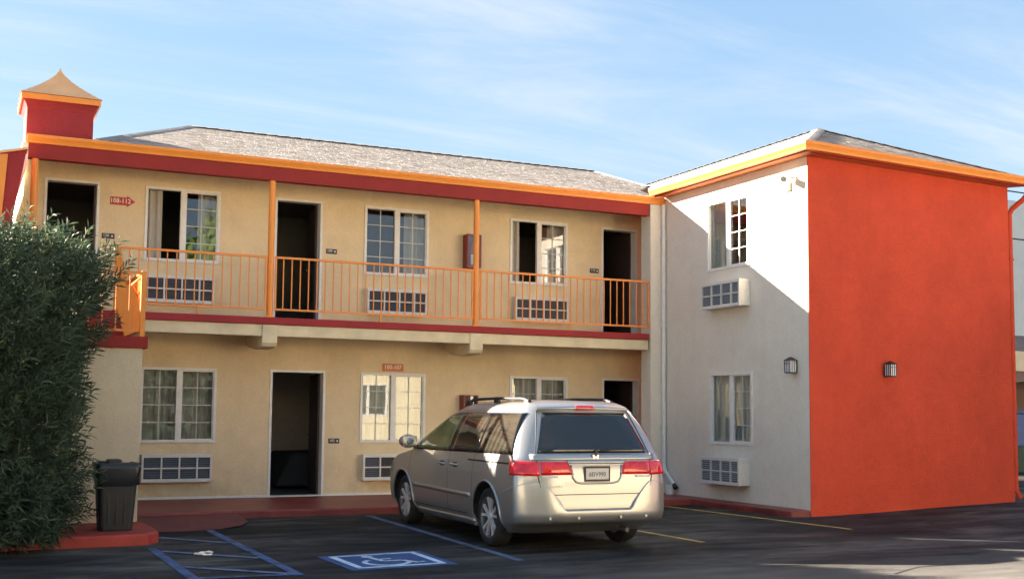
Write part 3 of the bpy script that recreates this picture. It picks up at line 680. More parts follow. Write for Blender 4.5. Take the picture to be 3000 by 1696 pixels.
# corner of the two gutter lines
tcr = (XW-OV-(C+RN*OV).x)/RD.x; E_b = C+RN*OV+RD*tcr
gp = gutter_profile()
def sweep(mb, path, prof):
    """prof (out, z) swept along plan polyline path with mitred corners; out = to the right of travel"""
    n0 = len(mb.v); k = len(prof)
    for i, p in enumerate(path):
        d0 = (path[i]-path[i-1]).normalized() if i else (path[1]-path[0]).normalized(); d1 = (path[i+1]-path[i]).normalized() if i < len(path)-1 else d0
        r0 = Vector((d0.y, -d0.x, 0)); r1 = Vector((d1.y, -d1.x, 0)); m_ = (r0+r1).normalized(); m_ = m_/max(0.3, m_.dot(r0))
        for o, z in prof: mb.v.append(p+m_*o+Vector((0, 0, z)))
    for i in range(len(path)-1):
        for j in range(k):
            a = n0+i*k+j; b = n0+i*k+(j+1) % k; mb.f.append((a, b, b+k, a+k)); mb.t.append(0.5)
    mb.f.append(tuple(n0+j for j in range(k))); e = n0+(len(path)-1)*k; mb.f.append(tuple(e+j for j in range(k))[::-1]); mb.t += [0.5, 0.5]
gpath = [E_a + Vector((0.11, 0, 0)), E_b + Vector((0.11, 0.11, 0)), p_r - RN*0.11]
# travel from back to front: right of travel is -x (outwards) -> use left-hand profile by reversing
mb = MB(); sweep(mb, gpath, [(o, z+5.478) for o, z in gp]); mb.build('gutter', m_orange, Wg)
mb = MB(); sweep(mb, [p - Vector((0, 0, 0)) for p in gpath], [(-0.035, 5.46), (-0.003, 5.46), (-0.003, 5.60), (-0.035, 5.60)]); mb.build('fascia_board', m_maroon, Wg)
q = [Vector(gpath[0])+Vector((0.03, 0, 5.475)), Vector(gpath[1])+Vector((0.03, 0.03, 5.475)), Vector(gpath[2])+Vector((0, 0.03, 5.475))]
mb = MB(); mb.poly([q[0], q[1], q[2], Vector((p1.x, p1.y+0.1, 5.475)), Vector((C.x+0.05, C.y+0.05, 5.475)), Vector((XW+0.05, YB+0.02, 5.475))]); mb.build('eave_soffit', paint('wing_soffit_paint', (0.55, 0.16, 0.05), 0.7, 0.05), Wg)
AP, AR = Vector((13.5, 16.0, 6.51)), Vector((13.5, 22.0, 6.51))
e0 = gpath[0]+Vector((0.02, 0, 5.602)); e1 = gpath[1]+Vector((0.02, 0.02, 5.602)); e2 = gpath[2]+Vector((0, 0.02, 5.602)); e3 = Vector((e2.x, 24, 5.602))
mb = MB(); mb.poly([e0, e1, AP, AR]); mb.poly([e1, e2, AP]); mb.poly([e2, e3, (13.5, 24, 6.51), AP]); rw = mb.build('roof', m_shingbase, Wg)
upv = (AP-e1)-(AP-e1).dot((e2-e1).normalized())*(e2-e1).normalized()
shingle_slope([e1, e2, AP], e1, e2, upv, 'shingle', rw, m_shing, seed=5)
upv2 = (AP-e1)-(AP-e1).dot((e0-e1).normalized())*(e0-e1).normalized()
shingle_slope([e1, AP, AR, e0], e1, e0, upv2, 'shingle', rw, m_shing, seed=6)
mb = MB()
for a, b in ((e1, AP), (e2, AP), (AP, AR)):
    k = max(1, int((b-a).length/0.22))
    for i in range(k):
        p = a.lerp(b, i/k)+Vector((0, 0, 0.012)); q_ = a.lerp(b, (i+1.12)/k)+Vector((0, 0, 0.026)); d = (b-a).normalized(); s_ = Vector((0, 0, 1)).cross(d).normalized()*0.12; dz = Vector((0, 0, 0.03)); tn = random.random()*0.6
        mb.quad(q_-s_-dz, p-s_-dz, p+Vector((0, 0, .02)), q_+Vector((0, 0, .005)), tn); mb.quad(p+s_-dz, q_+s_-dz, q_+Vector((0, 0, .005)), p+Vector((0, 0, .02)), tn)
stuff(mb.build('ridge_cap', m_shing, rw, tone=True, fix=False))

# downpipes
D1 = T('downpipe', 'white rain pipe in the inner corner with kicked-out foot', 'downpipe', (11.56, 18.0, 0.3))
mb = MB(); mb.tube([(11.57, 17.99, 5.33), (11.57, 17.99, 0.62), (11.555, 17.93, 0.50), (11.54, 17.62, 0.27)], 0.036, 10); mb.build('pipe', m_trim, D1)
mb = MB(); mb.tube([(11.54, 17.62, 0.27), (11.535, 17.55, 0.215)], 0.042, 10); mb.build('outlet', m_black, D1)
for z in (1.3, 3.1, 4.7): MB().box(11.525, 11.615, 17.945, 18.035, z-0.015, z+0.015).build('strap', m_trim, D1)
pr = C + RD*(RL+0.055) - RN*0.02
pg = p_r - RN*0.06 - RD*0.05
D2 = T('downpipe', 'red rain pipe with curved neck at the far end of the red wall', 'downpipe', (pr.x, pr.y, 0.1))
mb = MB(); mb.tube([(pg.x, pg.y, 5.49), (pg.x, pg.y, 5.36), (pg.x*0.7+pr.x*0.3, pg.y*0.7+pr.y*0.3, 5.24), (pr.x*0.85+pg.x*0.15, pr.y*0.85+pg.y*0.15, 5.10), (pr.x, pr.y, 5.0), (pr.x, pr.y, 0.28), (pr.x+0.06, pr.y-0.05, 0.15)], 0.045, 10); mb.build('pipe', m_redwall, D2)
for z in (1.2, 4.2): MB().box(pr.x-0.06, pr.x+0.03, pr.y-0.055, pr.y+0.055, z, z+0.03).build('strap', m_redwall, D2)
Bk = T('bucket', 'small white plastic bucket under the white rain pipe', 'bucket', (11.50, 17.73, 0.1))
mb = MB(); mb.lathe((11.50, 17.70, 0.10), [(0.075, 0.0), (0.09, 0.15), (0.096, 0.15), (0.096, 0.165), (0.084, 0.165), (0.07, 0.01)], 16); mb.build('body', m_trim, Bk, smooth=False)

# ------------------------------------------------------------------ air conditioners
def make_ac(label, loc, rotz, depth, grey=False, fin_m=None):
    t = T('air_conditioner', label, 'air conditioner', loc, 'wall air conditioners under the windows')
    w_, h_ = 1.08, 0.43
    def kid(mb, n, m, p=t, **k): o = mb.build(n, m, None, **k); o.parent = p; return o
    mb = MB(); mb.box(0, w_, -depth, -0.001, 0, h_)
    c = kid(MB().box(0.0, w_, -depth+0.03, -0.001, 0, h_), 'casing', m_ac, bevel=0.008)
    fm = MB(); y0, y1 = -depth-0.008, -depth+0.03
    fm.box(-0.006, w_+0.006, y0, y1, -0.006, 0.05); fm.box(-0.006, w_+0.006, y0, y1, h_-0.05, h_+0.006); fm.box(-0.006, 0.03, y0, y1, 0.05, h_-0.05); fm.box(w_-0.03, w_+0.006, y0, y1, 0.05, h_-0.05)
    g = kid(fm, 'grille_frame', m_ac, bevel=0.004)
    kid(MB().box(0.03, w_-0.03, y1-0.006, y1-0.001, 0.05, h_-0.05), 'recess', m_acdark)
    xs_ = [0.03, 0.30, 0.575, 0.85, w_-0.03]
    for x in xs_[1:-1]: kid(MB().box(x-0.012, x+0.012, y0, y1-0.006, 0.05, h_-0.05), 'grille_bar', m_ac)
    kid(MB().box(0.03, w_-0.03, y0+0.002, y1-0.006, h_/2-0.011, h_/2+0.011), 'grille_bar', m_ac)
    for ci in range(4):
        if grey and ci in (1, ): continue
        x0, x1 = xs_[ci]+0.014, xs_[ci+1]-0.014
        fin = MB()
        for k in range(9):
            z = 0.06+k*(h_-0.12)/9+0.012
            if abs(z-h_/2) < 0.018: continue
            fin.quad((x0, y0+0.016, z), (x1, y0+0.016, z), (x1, y1-0.012, z+0.022), (x0, y1-0.012, z+0.022))
        kid(fin, 'louvre', fin_m or m_acgrey, fix=False)
    t.rotation_euler = (0, 0, rotz)
    return t
make_ac('air conditioner on the balcony below the left curtained window', (2.60, YW, 3.205), 0, 0.13)
make_ac('air conditioner on the balcony below the middle window', (6.275, YW, 3.185), 0, 0.13)
make_ac('air conditioner on the balcony below the right window', (9.075, YW, 3.185), 0, 0.13)
make_ac('ground floor air conditioner just right of the cream stair wall', (2.65, YW, 0.375), 0, 0.11)
make_ac('ground floor air conditioner partly hidden by the nose of the van', (6.25, YW, 0.355), 0, 0.14, True)
make_ac('air conditioner sticking out high on the white wall', (XW, 16.56, 3.285), -pi/2, 0.22, False, m_acfin)
make_ac('air conditioner sticking out low on the white wall', (XW, 16.60, 0.375), -pi/2, 0.22, False, m_acfin)

# ------------------------------------------------------------------ signs and plaques
FR = (pi/2, 0, 0)
sg = T('arrow_sign', 'small red arrow sign reading 108-112 left of the upper window', 'sign', (2.23, YW, 4.78))
mb = MB(); a = [(2.05, 4.84), (2.305, 4.84), (2.305, 4.868), (2.43, 4.778), (2.305, 4.69), (2.305, 4.716), (2.05, 4.716)]
mb.prism([(x, YW-0.018, z) for x, z in a], (0, 0.016, 0)); mb.build('panel', m_signred, sg)
text_mesh('number_text', '108-112', 0.10, m_signwhite, sg, (2.205, YW-0.02, 4.778), FR, wx=0.90, bold=0.018)
sg = T('room_range_sign', 'faded orange sign reading 100-107 above the ground floor window', 'sign', (6.78, YW, 2.27))
MB().box(6.60, 6.985, YW-0.012, YW-0.001, 2.205, 2.335).build('panel', m_signorange, sg)
text_mesh('number_text', '100-107', 0.10, m_signwhite, sg, (6.79, YW-0.0145, 2.272), FR, wx=0.90, bold=0.015)
for (x, z, s, lb) in ((2.04, 4.212, '108', 'dark room plaque beside the door behind the shrub'), (5.655, 4.212, '109', 'dark room plaque right of the middle balcony doorway'), (10.77, 4.19, '110', 'dark room plaque left of the right balcony doorway'), (5.765, 1.012, '102', 'dark room plaque right of the ground floor doorway')):
    p = T('room_plaque', lb, 'sign', (x, YW, z), 'dark room number plaques')
    MB().box(x-0.095, x+0.095, YW-0.012, YW-0.001, z-0.042, z+0.042).build('panel', m_plaque, p, bevel=0.003)
    text_mesh('number_text', s, 0.058, m_signwhite, p, (x-0.032, YW-0.0145, z+0.006), FR)
    mb = MB(); mb.lathe((x+0.058, YW-0.012, z), [(0.016, 0), (0.016, -0.004)], 12, 'y'); mb.build('disc', m_ac, p)

# fire extinguisher cabinets
def cabinet(x, z, label):
    t = T('extinguisher_cabinet', label, 'fire cabinet', (x, YW, z), 'fire extinguisher cabinets')
    w_, h_, d_ = 0.27, 0.60, 0.20; y0 = YW-d_
    mb = MB(); mb.box(x, x+0.015, y0, YW-0.001, z, z+h_); mb.box(x+w_-0.015, x+w_, y0, YW-0.001, z, z+h_); mb.box(x+0.015, x+w_-0.015, y0, YW-0.001, z, z+0.015); mb.box(x+0.015, x+w_-0.015, y0, YW-0.001, z+h_-0.015, z+h_); mb.box(x+0.015, x+w_-0.015, YW-0.015, YW-0.001, z+0.015, z+h_-0.015)
    mb.build('box', m_cabinet, t)
    mb = MB(); f = 0.022; mb.box(x, x+w_, y0-0.012, y0-0.001, z, z+f); mb.box(x, x+w_, y0-0.012, y0-0.001, z+h_-f, z+h_); mb.box(x, x+f, y0-0.012, y0-0.001, z+f, z+h_-f); mb.box(x+w_-f, x+w_, y0-0.012, y0-0.001, z+f, z+h_-f)
    d = mb.build('door', m_cabinet, t); MB().quad((x+f, y0-0.006, z+f), (x+w_-f, y0-0.006, z+f), (x+w_-f, y0-0.006, z+h_-f), (x+f, y0-0.006, z+h_-f)); mb = MB(); mb.quad((x+f, y0-0.006, z+f), (x+w_-f, y0-0.006, z+f), (x+w_-f, y0-0.006, z+h_-f), (x+f, y0-0.006, z+h_-f)); mb.build('pane', m_glass, d, fix=False)
    e = T('fire_extinguisher', 'fire extinguisher inside the '+label.split(' ', 2)[2], 'extinguisher', (x+w_/2, YW-0.1, z+0.02), 'fire extinguishers in their cabinets')
    mb = MB(); mb.lathe((x+w_/2, YW-0.1, z+0.016), [(0.055, 0), (0.062, 0.02), (0.062, 0.36), (0.045, 0.41), (0.018, 0.43)], 14); mb.build('tank', m_extred, e, smooth=True)
    mb = MB(); mb.box(x+w_/2-0.02, x+w_/2+0.02, YW-0.12, YW-0.08, z+0.445, z+0.48); mb.box(x+w_/2-0.015, x+w_/2+0.075, YW-0.11, YW-0.09, z+0.48, z+0.495); mb.build('valve', m_black, e)
    mb = MB(); mb.box(x+w_/2-0.05, x+w_/2+0.05, YW-0.166, YW-0.163, z+0.07, z+0.24); mb.build('label_card', m_signwhite, e)
cabinet(8.08, 4.07, 'dark red extinguisher cabinet behind the balcony post')
cabinet(8.05, 1.215, 'dark red extinguisher cabinet just above the van roof')

# lanterns
def lantern(pos, rotz, label):
    t = T('wall_lantern', label, 'wall lamp', pos, 'bronze wall lanterns'); t.rotation_euler = (0, 0, rotz)
    def kid(mb, n, m, p=t, **k): o = mb.build(n, m, None, **k); o.parent = p; return o
    kid(MB().box(-0.05, 0.05, -0.02, -0.001, -0.11, 0.10), 'back_plate', m_lantern)
    b = 0.072; y = -0.105
    mb = MB(); mb.box(-b, b, y-b, y+b, -0.135, -0.115)
    rings = [[(-b-.02, y-b-.02, 0.085), (b+.02, y-b-.02, 0.085), (b+.02, y+b+.005, 0.085), (-b-.02, y+b+.005, 0.085)], [(-0.045, y-.045, 0.125), (.045, y-.045, 0.125), (.045, y+.045, .125), (-.045, y+.045, .125)], [(-.012, y-.012, .15), (.012, y-.012, .15), (.012, y+.012, .15), (-.012, y+.012, .15)]]
    loft(mb, rings); mb.poly(rings[0][::-1]); mb.poly(rings[-1]); kid(mb, 'lamp_roof', m_lantern)
    kid(MB().box(-b+.012, b-.004, y-b+.004, y+b-.004, -0.115, 0.085), 'lamp_glass', m_frost)
    for sx in (-1, 1):
        for sy in (-1, 1): kid(MB().box(sx*b-.006, sx*b+.006, y+sy*b-.006, y+sy*b+.006, -0.115, 0.085), 'corner_bar', m_lantern)
    mb = MB()
    for x in (-0.024, 0.024): mb.box(x-.004, x+.004, y-b-.004, y-b+.01, -0.115, 0.085)
    mb.box(-b+.009, b-.009, y-b-.003, y-b+.01, 0.03, 0.038)
    for yy in (y-.024, y+.024): mb.box(-b-.004, -b+.01, yy-.004, yy+.004, -0.115, 0.085); mb.box(b-.01, b+.004, yy-.004, yy+.004, -0.115, 0.085)
    kid(mb, 'lamp_bars', m_lantern); t.scale = (.88, .88, .88)
    return t
lantern((XW, 14.365, 2.27), -pi/2, 'wall lantern on the white wall near the corner')
lp = C+RD*1.625; lantern((lp.x, lp.y, 2.245), TH, 'wall lantern alone on the red wall')
# security camera on the white wall
t = T('security_camera', 'white bullet security camera high on the white wall by the corner', 'camera', (XW, 14.35, 5.13))
m_camw = plain('camera_white', (0.62, 0.58, 0.52), 0.5)
mb = MB(); mb.box(XW-0.06, XW-0.001, 14.42, 14.56, 5.0, 5.14); mb.build('junction_box', m_camw, t, bevel=0.01)
mb = MB(); mb.tube([(XW-0.01, 14.28, 5.18), (XW-0.12, 14.38, 5.17)], 0.018, 8); mb.build('bracket', m_camw, t)
a = Vector((XW-0.09, 14.38, 5.165)); b = Vector((XW-0.25, 14.30, 5.135)); mb = MB(); mb.tube([a, b], 0.056, 14); mb.build('camera_body', m_camw, t)
d = (b-a).normalized(); mb = MB(); mb.tube([b+d*0.001, b+d*0.006], 0.043, 14); mb.build('lens', m_black, t)
mb = MB(); mb.tube([(XW-0.008, 14.36, 5.17), (XW-0.02, 14.2, 5.10), (XW-0.01, 14.08, 5.09)], 0.008, 6); mb.build('cable', m_camw, t)
# soffit lights
for x, lb in ((3.05, 'small pale ceiling light under the balcony left of the first haunch'), (6.75, 'small pale ceiling light under the balcony in the middle'), (9.95, 'small pale ceiling light under the balcony near the right end')):
    t = T('ceiling_light', lb, 'ceiling light', (x, 18.5, 2.8), 'ceiling lights under the balcony')
    MB().box(x-0.10, x+0.10, 18.4, 18.62, 2.765, 2.798).build('base', m_trim, t, bevel=0.005); mb = MB(); mb.lathe((x, 18.51, 2.69), [(0.05, 0), (0.085, 0.03), (0.09, 0.074)], 14); mb.build('diffuser', m_frost, t)
t = T('ceiling_light', 'small ceiling light under the eave near the right balcony door', 'ceiling light', (10.2, 18.5, 5.33), 'ceiling lights under the balcony'); MB().box(10.1, 10.3, 18.42, 18.6, 5.30, 5.328).build('base', m_trim, t); mb = MB(); mb.lathe((10.2, 18.51, 5.235), [(0.05, 0), (0.085, 0.03), (0.09, 0.064)], 14); mb.build('diffuser', m_frost, t)

# bed inside the ground floor room
t = T('bed', 'dark covered bed seen through the ground floor doorway', 'bed', (6.2, 21.8, 0.1))
mb = MB(); mb.prism([(5.25, 21.0, 0.14), (5.55, 21.0, 0.74), (6.9, 21.0, 0.76), (7.0, 21.0, 0.14)], (0, 1.6, 0)); mb.build('bedspread', m_bed, t, bevel=0.05)
MB().box(7.02, 7.1, 20.9, 22.7, 0.1, 1.2).build('headboard', m_door, t)

# ------------------------------------------------------------------ minivan
V = T('minivan', 'silver minivan parked nose-in at the walkway', 'van', (6.40, 11.17, 0)); V.rotation_euler = (0, 0, math.radians(-1.2)); V.location = (6.385, 11.2, 0); V.scale = (.96, .96, .96)
KEY = [(.20, .42, 5.00, .86), (.28, .26, 5.05, .91), (.36, .07, 5.12, .96), (.48, .06, 5.14, .975), (.60, .065, 5.12, .982), (.74, .07, 5.08, .984), (.86, .08, 5.0, .980), (.96, .095, 4.80, .970), (1.02, .11, 4.45, .955), (1.08, .13, 4.18, .938), (1.16, .165, 4.02, .912), (1.30, .235, 3.72, .862), (1.44, .305, 3.42, .800), (1.55, .365, 3.16, .742), (1.62, .41, 2.98, .695), (1.67, .47, 2.82, .63), (1.70, .58, 2.62, .54), (1.72, .80, 2.38, .40), (1.735, 1.2, 2.0, .18)]
def interp(z):
    if z <= KEY[0][0]: return KEY[0][1:]
    for i in range(len(KEY)-1):
        if KEY[i][0] <= z <= KEY[i+1][0]:
            t = (z-KEY[i][0])/(KEY[i+1][0]-KEY[i][0]); o = []
            for c in (1, 2, 3):
                p0 = KEY[max(i-1, 0)]; p1_ = KEY[i]; p2 = KEY[i+1]; p3 = KEY[min(i+2, len(KEY)-1)]; h = p2[0]-p1_[0]
                def sl(a, b): return (b[c]-a[c])/(b[0]-a[0]) if b[0] != a[0] else 0
                s01, s12, s23 = sl(p0, p1_), sl(p1_, p2), sl(p2, p3)
                def mono(a, b): return 0 if a*b <= 0 else 2*a*b/(a+b)
                m1 = mono(s01, s12) if i else s12; m2 = mono(s12, s23) if i+2 < len(KEY) else s12
                t2, t3 = t*t, t*t*t
                o.append((2*t3-3*t2+1)*p1_[c]+(t3-2*t2+t)*h*m1+(-2*t3+3*t2)*p2[c]+(t3-t2)*h*m2)
            return o
    return KEY[-1][1:]
AX, AY, FX, FY = .50, .20, .62, .62
def yrear(x, z):
    yr, yf, w_ = interp(z); ax = min(AX, w_*0.9); k = (abs(x)-(w_-ax))/ax
    if k <= 0: return yr
    return yr+AY*(1-math.sqrt(max(0, 1-min(k, 1)**2)))
def xside(y, z):
    yr, yf, w_ = interp(z); ax = min(AX, w_*0.9); fx = min(FX, w_*0.9)
    if y < yr+AY:
        k = min(1, (yr+AY-y)/AY); return w_-ax+ax*math.sqrt(max(0, 1-k*k))
    if y > yf-FY:
        k = min(1, (y-(yf-FY))/FY); return w_-fx+fx*math.sqrt(max(0, 1-k*k))
    return w_
def contour(z, off=0.0):
    yr, yf, w_ = interp(z); yr -= off; yf += off; w_ += off; ax = min(AX, w_*0.9); fx = min(FX, w_*0.9); pts = []
    nr, nc, ns, nf = 6, 22, 46, 14
    for i in range(nr): pts.append(((w_-ax)*i/nr, yr))
    for i in range(nc): a = pi/2*i/nc; pts.append((w_-ax+ax*math.sin(a), yr+AY*(1-math.cos(a))))
    for i in range(ns): pts.append((w_, yr+AY+(yf-FY-yr-AY)*i/ns))
    for i in range(nf): a = pi/2*i/nf; pts.append((w_-fx+fx*math.cos(a), yf-FY+FY*math.sin(a)))
    for i in range(7): pts.append(((w_-fx)*(1-i/6), yf))
    return pts+[(-x, y) for x, y in pts[-2:0:-1]]
mb = MB(); zs = [.20+(1.735-.20)*i/64 for i in range(65)]
rings = [[(x, y, z) for x, y in contour(z)] for z in zs]; loft(mb, rings)
mb.poly(rings[0][::-1]); mb.poly(rings[-1])
WY, FYW, WZ, WR = 1.04, 4.05, .345, .345
def vk(mb, n, m, p=None, **k): o = mb.build(n, m, None, **k); o.parent = p or V; return o
body = vk(mb, 'body', m_car, smooth=True, weld=True)
body.data.materials.append(m_black)
cut = MB()
for y in (WY, FYW):
    cut.lathe((0, y, WZ), [(0.415, -1.2), (0.415, -0.60)], 40, 'x'); cut.lathe((0, y, WZ), [(0.415, 0.60), (0.415, 1.2)], 40, 'x')
co = cut.build('arch_cutter', m_black)
bo = body.modifiers.new('arch', 'BOOLEAN'); bo.operation = 'DIFFERENCE'; bo.object = co; bo.solver = 'EXACT'
body.parent = None; dg = bpy.context.evaluated_depsgraph_get(); dg.update()
me = bpy.data.meshes.new_from_object(body.evaluated_get(dg)); body.modifiers.clear(); body.data = me; bpy.data.objects.remove(co); body.parent = V
if len(me.materials) < 2: me.materials.append(m_black)
# arch interiors black: faces inside the wheel cylinders
for p in me.polygons:
    c_ = p.center
    for y in (WY, FYW):
        if math.hypot(c_.y-y, c_.z-WZ) < 0.4165 and abs(c_.x) < 1.0 and math.hypot(c_.y-y, c_.z-WZ) > 0.38 or (math.hypot(c_.y-y, c_.z-WZ) < 0.41 and abs(abs(c_.x)-0.6) < 0.02): p.material_index = 1; p.use_smooth = False
# sharpen shading at arch edges
try:
    me.set_sharp_from_angle(angle=math.radians(38))
except Exception: pass
def side_patch(name, s, zlo, zhi, ylo, yhi, mat, off=0.004, nz=8, ny=14, parent=None, thick=True):
    """patch on the side: zlo/zhi are functions of t (0 rear..1 front); ylo/yhi functions of z fraction"""
    mb = MB()
    def P(u, v, o):
        y = ylo(v)+(yhi(v)-ylo(v))*u; z = zlo(u)+(zhi(u)-zlo(u))*v
        x = xside(y, z); e = 1e-3; dx = (xside(y+e, z)-xside(y-e, z))/(2*e); dz = (xside(y, z+e)-xside(y, z-e))/(2*e); n = Vector((1, -dx, -dz)).normalized()
        p = Vector((x, y, z))+n*o; return (s*p.x, p.y, p.z)
    mb.grid(lambda u, v: P(u, v, off), ny, nz)
    if thick:
        for k in range(ny):
            for v in (0, 1): mb.quad(P(k/ny, v, off), P((k+1)/ny, v, off), P((k+1)/ny, v, -0.004), P(k/ny, v, -0.004))
        for k in range(nz):
            for u in (0, 1): mb.quad(P(u, k/nz, off), P(u, (k+1)/nz, off), P(u, (k+1)/nz, -0.004), P(u, k/nz, -0.004))
    return vk(mb, name, mat, parent, smooth=True, weld=True)
def rear_patch(name, fx, zlo, zhi, mat, off=0.004, nx=20, nz=8, parent=None, xc=None):
    """fx(v) -> (x0, x1) ; z from zlo to zhi"""
    mb = MB()
    def P(u, v, o):
        z0_ = zlo(u) if callable(zlo) else zlo; z1_ = zhi(u) if callable(zhi) else zhi
        z = z0_+(z1_-z0_)*v; x0, x1 = fx(v); x = x0+(x1-x0)*u
        y = yrear(x, z); e = 1e-3; dx = (yrear(x+e, z)-yrear(x-e, z))/(2*e); dz = (yrear(x, z+e)-yrear(x, z-e))/(2*e); n = Vector((dx, -1, dz)).normalized()
        p = Vector((x, y, z))+n*o; return tuple(p)
    mb.grid(lambda u, v: P(u, v, off), nx, nz)
    for k in range(nx):
        for v in (0, 1): mb.quad(P(k/nx, v, off), P((k+1)/nx, v, off), P((k+1)/nx, v, -0.004), P(k/nx, v, -0.004))
    for k in range(nz):
        for u in (0, 1): mb.quad(P(u, k/nz, off), P(u, (k+1)/nz, off), P(u, (k+1)/nz, -0.004), P(u, k/nz, -0.004))
    return vk(mb, name, mat, parent, smooth=True, weld=True)
lerp = lambda a, b, t: a+(b-a)*t
for s in (-1, 1):
    # belt rises slightly to the rear; dark pillar band under the panes
    top = lambda y: 1.555-0.05*max(0, (y-2.3)/1.0) if y < 3.2 else 1.50
    bel = lambda y: 1.105-0.010*(y-0.5)
    def pane(name, y0b, y1b, y0t, y1t, mat, off=0.010):
        return side_patch(name, s, lambda u: bel(lerp(y0b, y1b, u)), lambda u: top(lerp(y0t, y1t, u)), lambda v: lerp(y0b, y0t, v), lambda v: lerp(y1b, y1t, v), mat, off, 8, 24)
    side_patch('window_pillars', s, lambda u: bel(lerp(0.36, 4.0, u))-0.012, lambda u: top(lerp(0.49, 3.12, u))+0.012, lambda v: lerp(0.36, 0.49, v), lambda v: lerp(4.0, 3.12, v), m_pillar, 0.006, 8, 60)
    pane('side_window', 0.39, 1.36, 0.52, 1.32, m_sglass); pane('side_window', 1.41, 2.22, 1.37, 2.16, m_sglass)
    pane('side_window', 2.38, 3.60, 2.30, 2.98, m_fglass if s < 0 else m_sglass)
    pane('side_window', 3.66, 3.90, 3.06, 3.12, m_sglass)
    # slide rail groove, seams, moulding
    side_patch('slide_rail', s, lambda u: 0.985, lambda u: 1.005, lambda v: 0.40, lambda v: 1.64, m_seam, 0.003, 1, 14)
    for (ya, yb, za, zb) in ((1.48, 1.44, .34, 1.10), (2.29, 2.27, .34, 1.10), (3.83, 3.72, .36, 1.06)):
        side_patch('door_seam', s, lambda u: za, lambda u: zb, lambda v: lerp(ya, yb, v)-0.004, lambda v: lerp(ya, yb, v)+0.004, m_seam, 0.0025, 14, 1, thick=False)
    side_patch('door_seam', s, lambda u: .335, lambda u: .343, lambda v: 1.66, lambda v: 3.8, m_seam, 0.0025, 1, 20, thick=False)
    side_patch('side_moulding', s, lambda u: .545+.02*u, lambda u: .595+.02*u, lambda v: 1.52, lambda v: 3.6, m_car, 0.014, 2, 20)
    side_patch('sill_skirt', s, lambda u: .205, lambda u: .285, lambda v: 1.50, lambda v: 3.60, m_car, 0.022, 3, 20)
    for y in (2.04, 2.50):
        mb = MB(); x = xside(y, .915)
        mb.tube([(s*(x-.004), y-.10, .915), (s*(x+.035), y-.08, .918), (s*(x+.035), y+.07, .918), (s*(x-.004), y+.09, .915)], 0.014, 8); vk(mb, 'door_handle', m_car, smooth=True)
        side_patch('handle_cup', s, lambda u: .885, lambda u: .945, lambda v: y-.07, lambda v: y+.06, m_seam, 0.002, 2, 4, thick=False)
    # mirror
    mb = MB(); xm = xside(3.62, 1.12)
    mb.lathe((s*(xm+.16), 3.60, 1.17), [(.02, -.10), (.085, -.09), (.10, -.02), (.09, .06), (.05, .11), (.01, .12)], 14, 'y')
    for i in range(len(mb.v)):
        d = mb.v[i]-Vector((s*(xm+.16), 3.60, 1.17)); mb.v[i] = Vector((s*(xm+.16), 3.60, 1.17))+Vector((d.x*1.25, d.y, d.z*0.95))
    mr_ = vk(mb, 'mirror', m_car, smooth=True)
    mb = MB(); mb.box(*sorted((s*(xm-.02), s*(xm+.10))), 3.58, 3.66, 1.085, 1.12); vk(mb, 'mirror_arm', m_black, mr_)
    mb = MB(); mb.grid(lambda u, v: (s*(xm+.06+.20*u), 3.504, 1.10+.14*v), 1, 1); vk(mb, 'mirror_glass', m_chrome, mr_, fix=False)
    # roof rail
    mb = MB(); xr_ = 0.55
    zr = lambda y: 1.775 if 0.95 < y < 2.4 else 1.70
    mb.tube([(s*xr_, 0.72, 1.685), (s*xr_, 0.82, 1.725), (s*xr_, 0.95, 1.74), (s*xr_, 1.7, 1.75), (s*xr_, 2.45, 1.738), (s*xr_, 2.62, 1.715), (s*xr_, 2.74, 1.675)], 0.018, 8)
    rr_ = vk(mb, 'roof_rail', m_black, smooth=True)
    for y in (0.80, 1.7, 2.6): mb = MB(); mb.box(s*xr_-.022, s*xr_+.022, y-.06, y+.06, 1.66, 1.728 if y != 1.7 else 1.74); vk(mb, 'rail_foot', m_black, rr_, bevel=.008)
    # arch lips
    for y in (WY, FYW):
        mb = MB(); a0, a1 = math.radians(-12), math.radians(192); pts = []
        for i in range(33):
            a = a0+(a1-a0)*i/32; yy, z_ = y+0.425*math.cos(a), WZ+0.425*math.sin(a); pts.append((s*(xside(yy, max(z_, .2))+.002), yy, z_))
        mb.tube(pts, 0.015, 6); vk(mb, 'arch_lip', m_car, smooth=True)
# rear: glass, spoiler, lamps, plate
GB, GT = .715, .545
rear_patch('rear_glass', lambda v: (-lerp(GB, GT, v), lerp(GB, GT, v)), 1.115, 1.575, m_pglass, 0.006, 24, 8)
rear_patch('belt_garnish', lambda v: (-.80, .80), 1.035, 1.105, m_car, 0.012, 24, 3)
mb = MB()
def sp(u, v):
    x = (u*2-1)*(.60-.05*v); yb = lerp(.36, .62, v)+.05*abs(u*2-1)**2; return (x, yb, lerp(1.615, 1.702, v**0.7)+.012*(1-abs(u*2-1)**2))
mb.grid(sp, 20, 6); mb.grid(lambda u, v: ((u*2-1)*.60, lerp(.36, .45, v)+.05*abs(u*2-1)**2, lerp(1.615, 1.585, v)+.012*(1-abs(u*2-1)**2)), 20, 2)
vk(mb, 'roof_spoiler', m_car, smooth=True, weld=True)
rear_patch('high_brake_light', lambda v: (-.12, .12), 1.606, 1.632, m_taillight, 0.045, 8, 2)
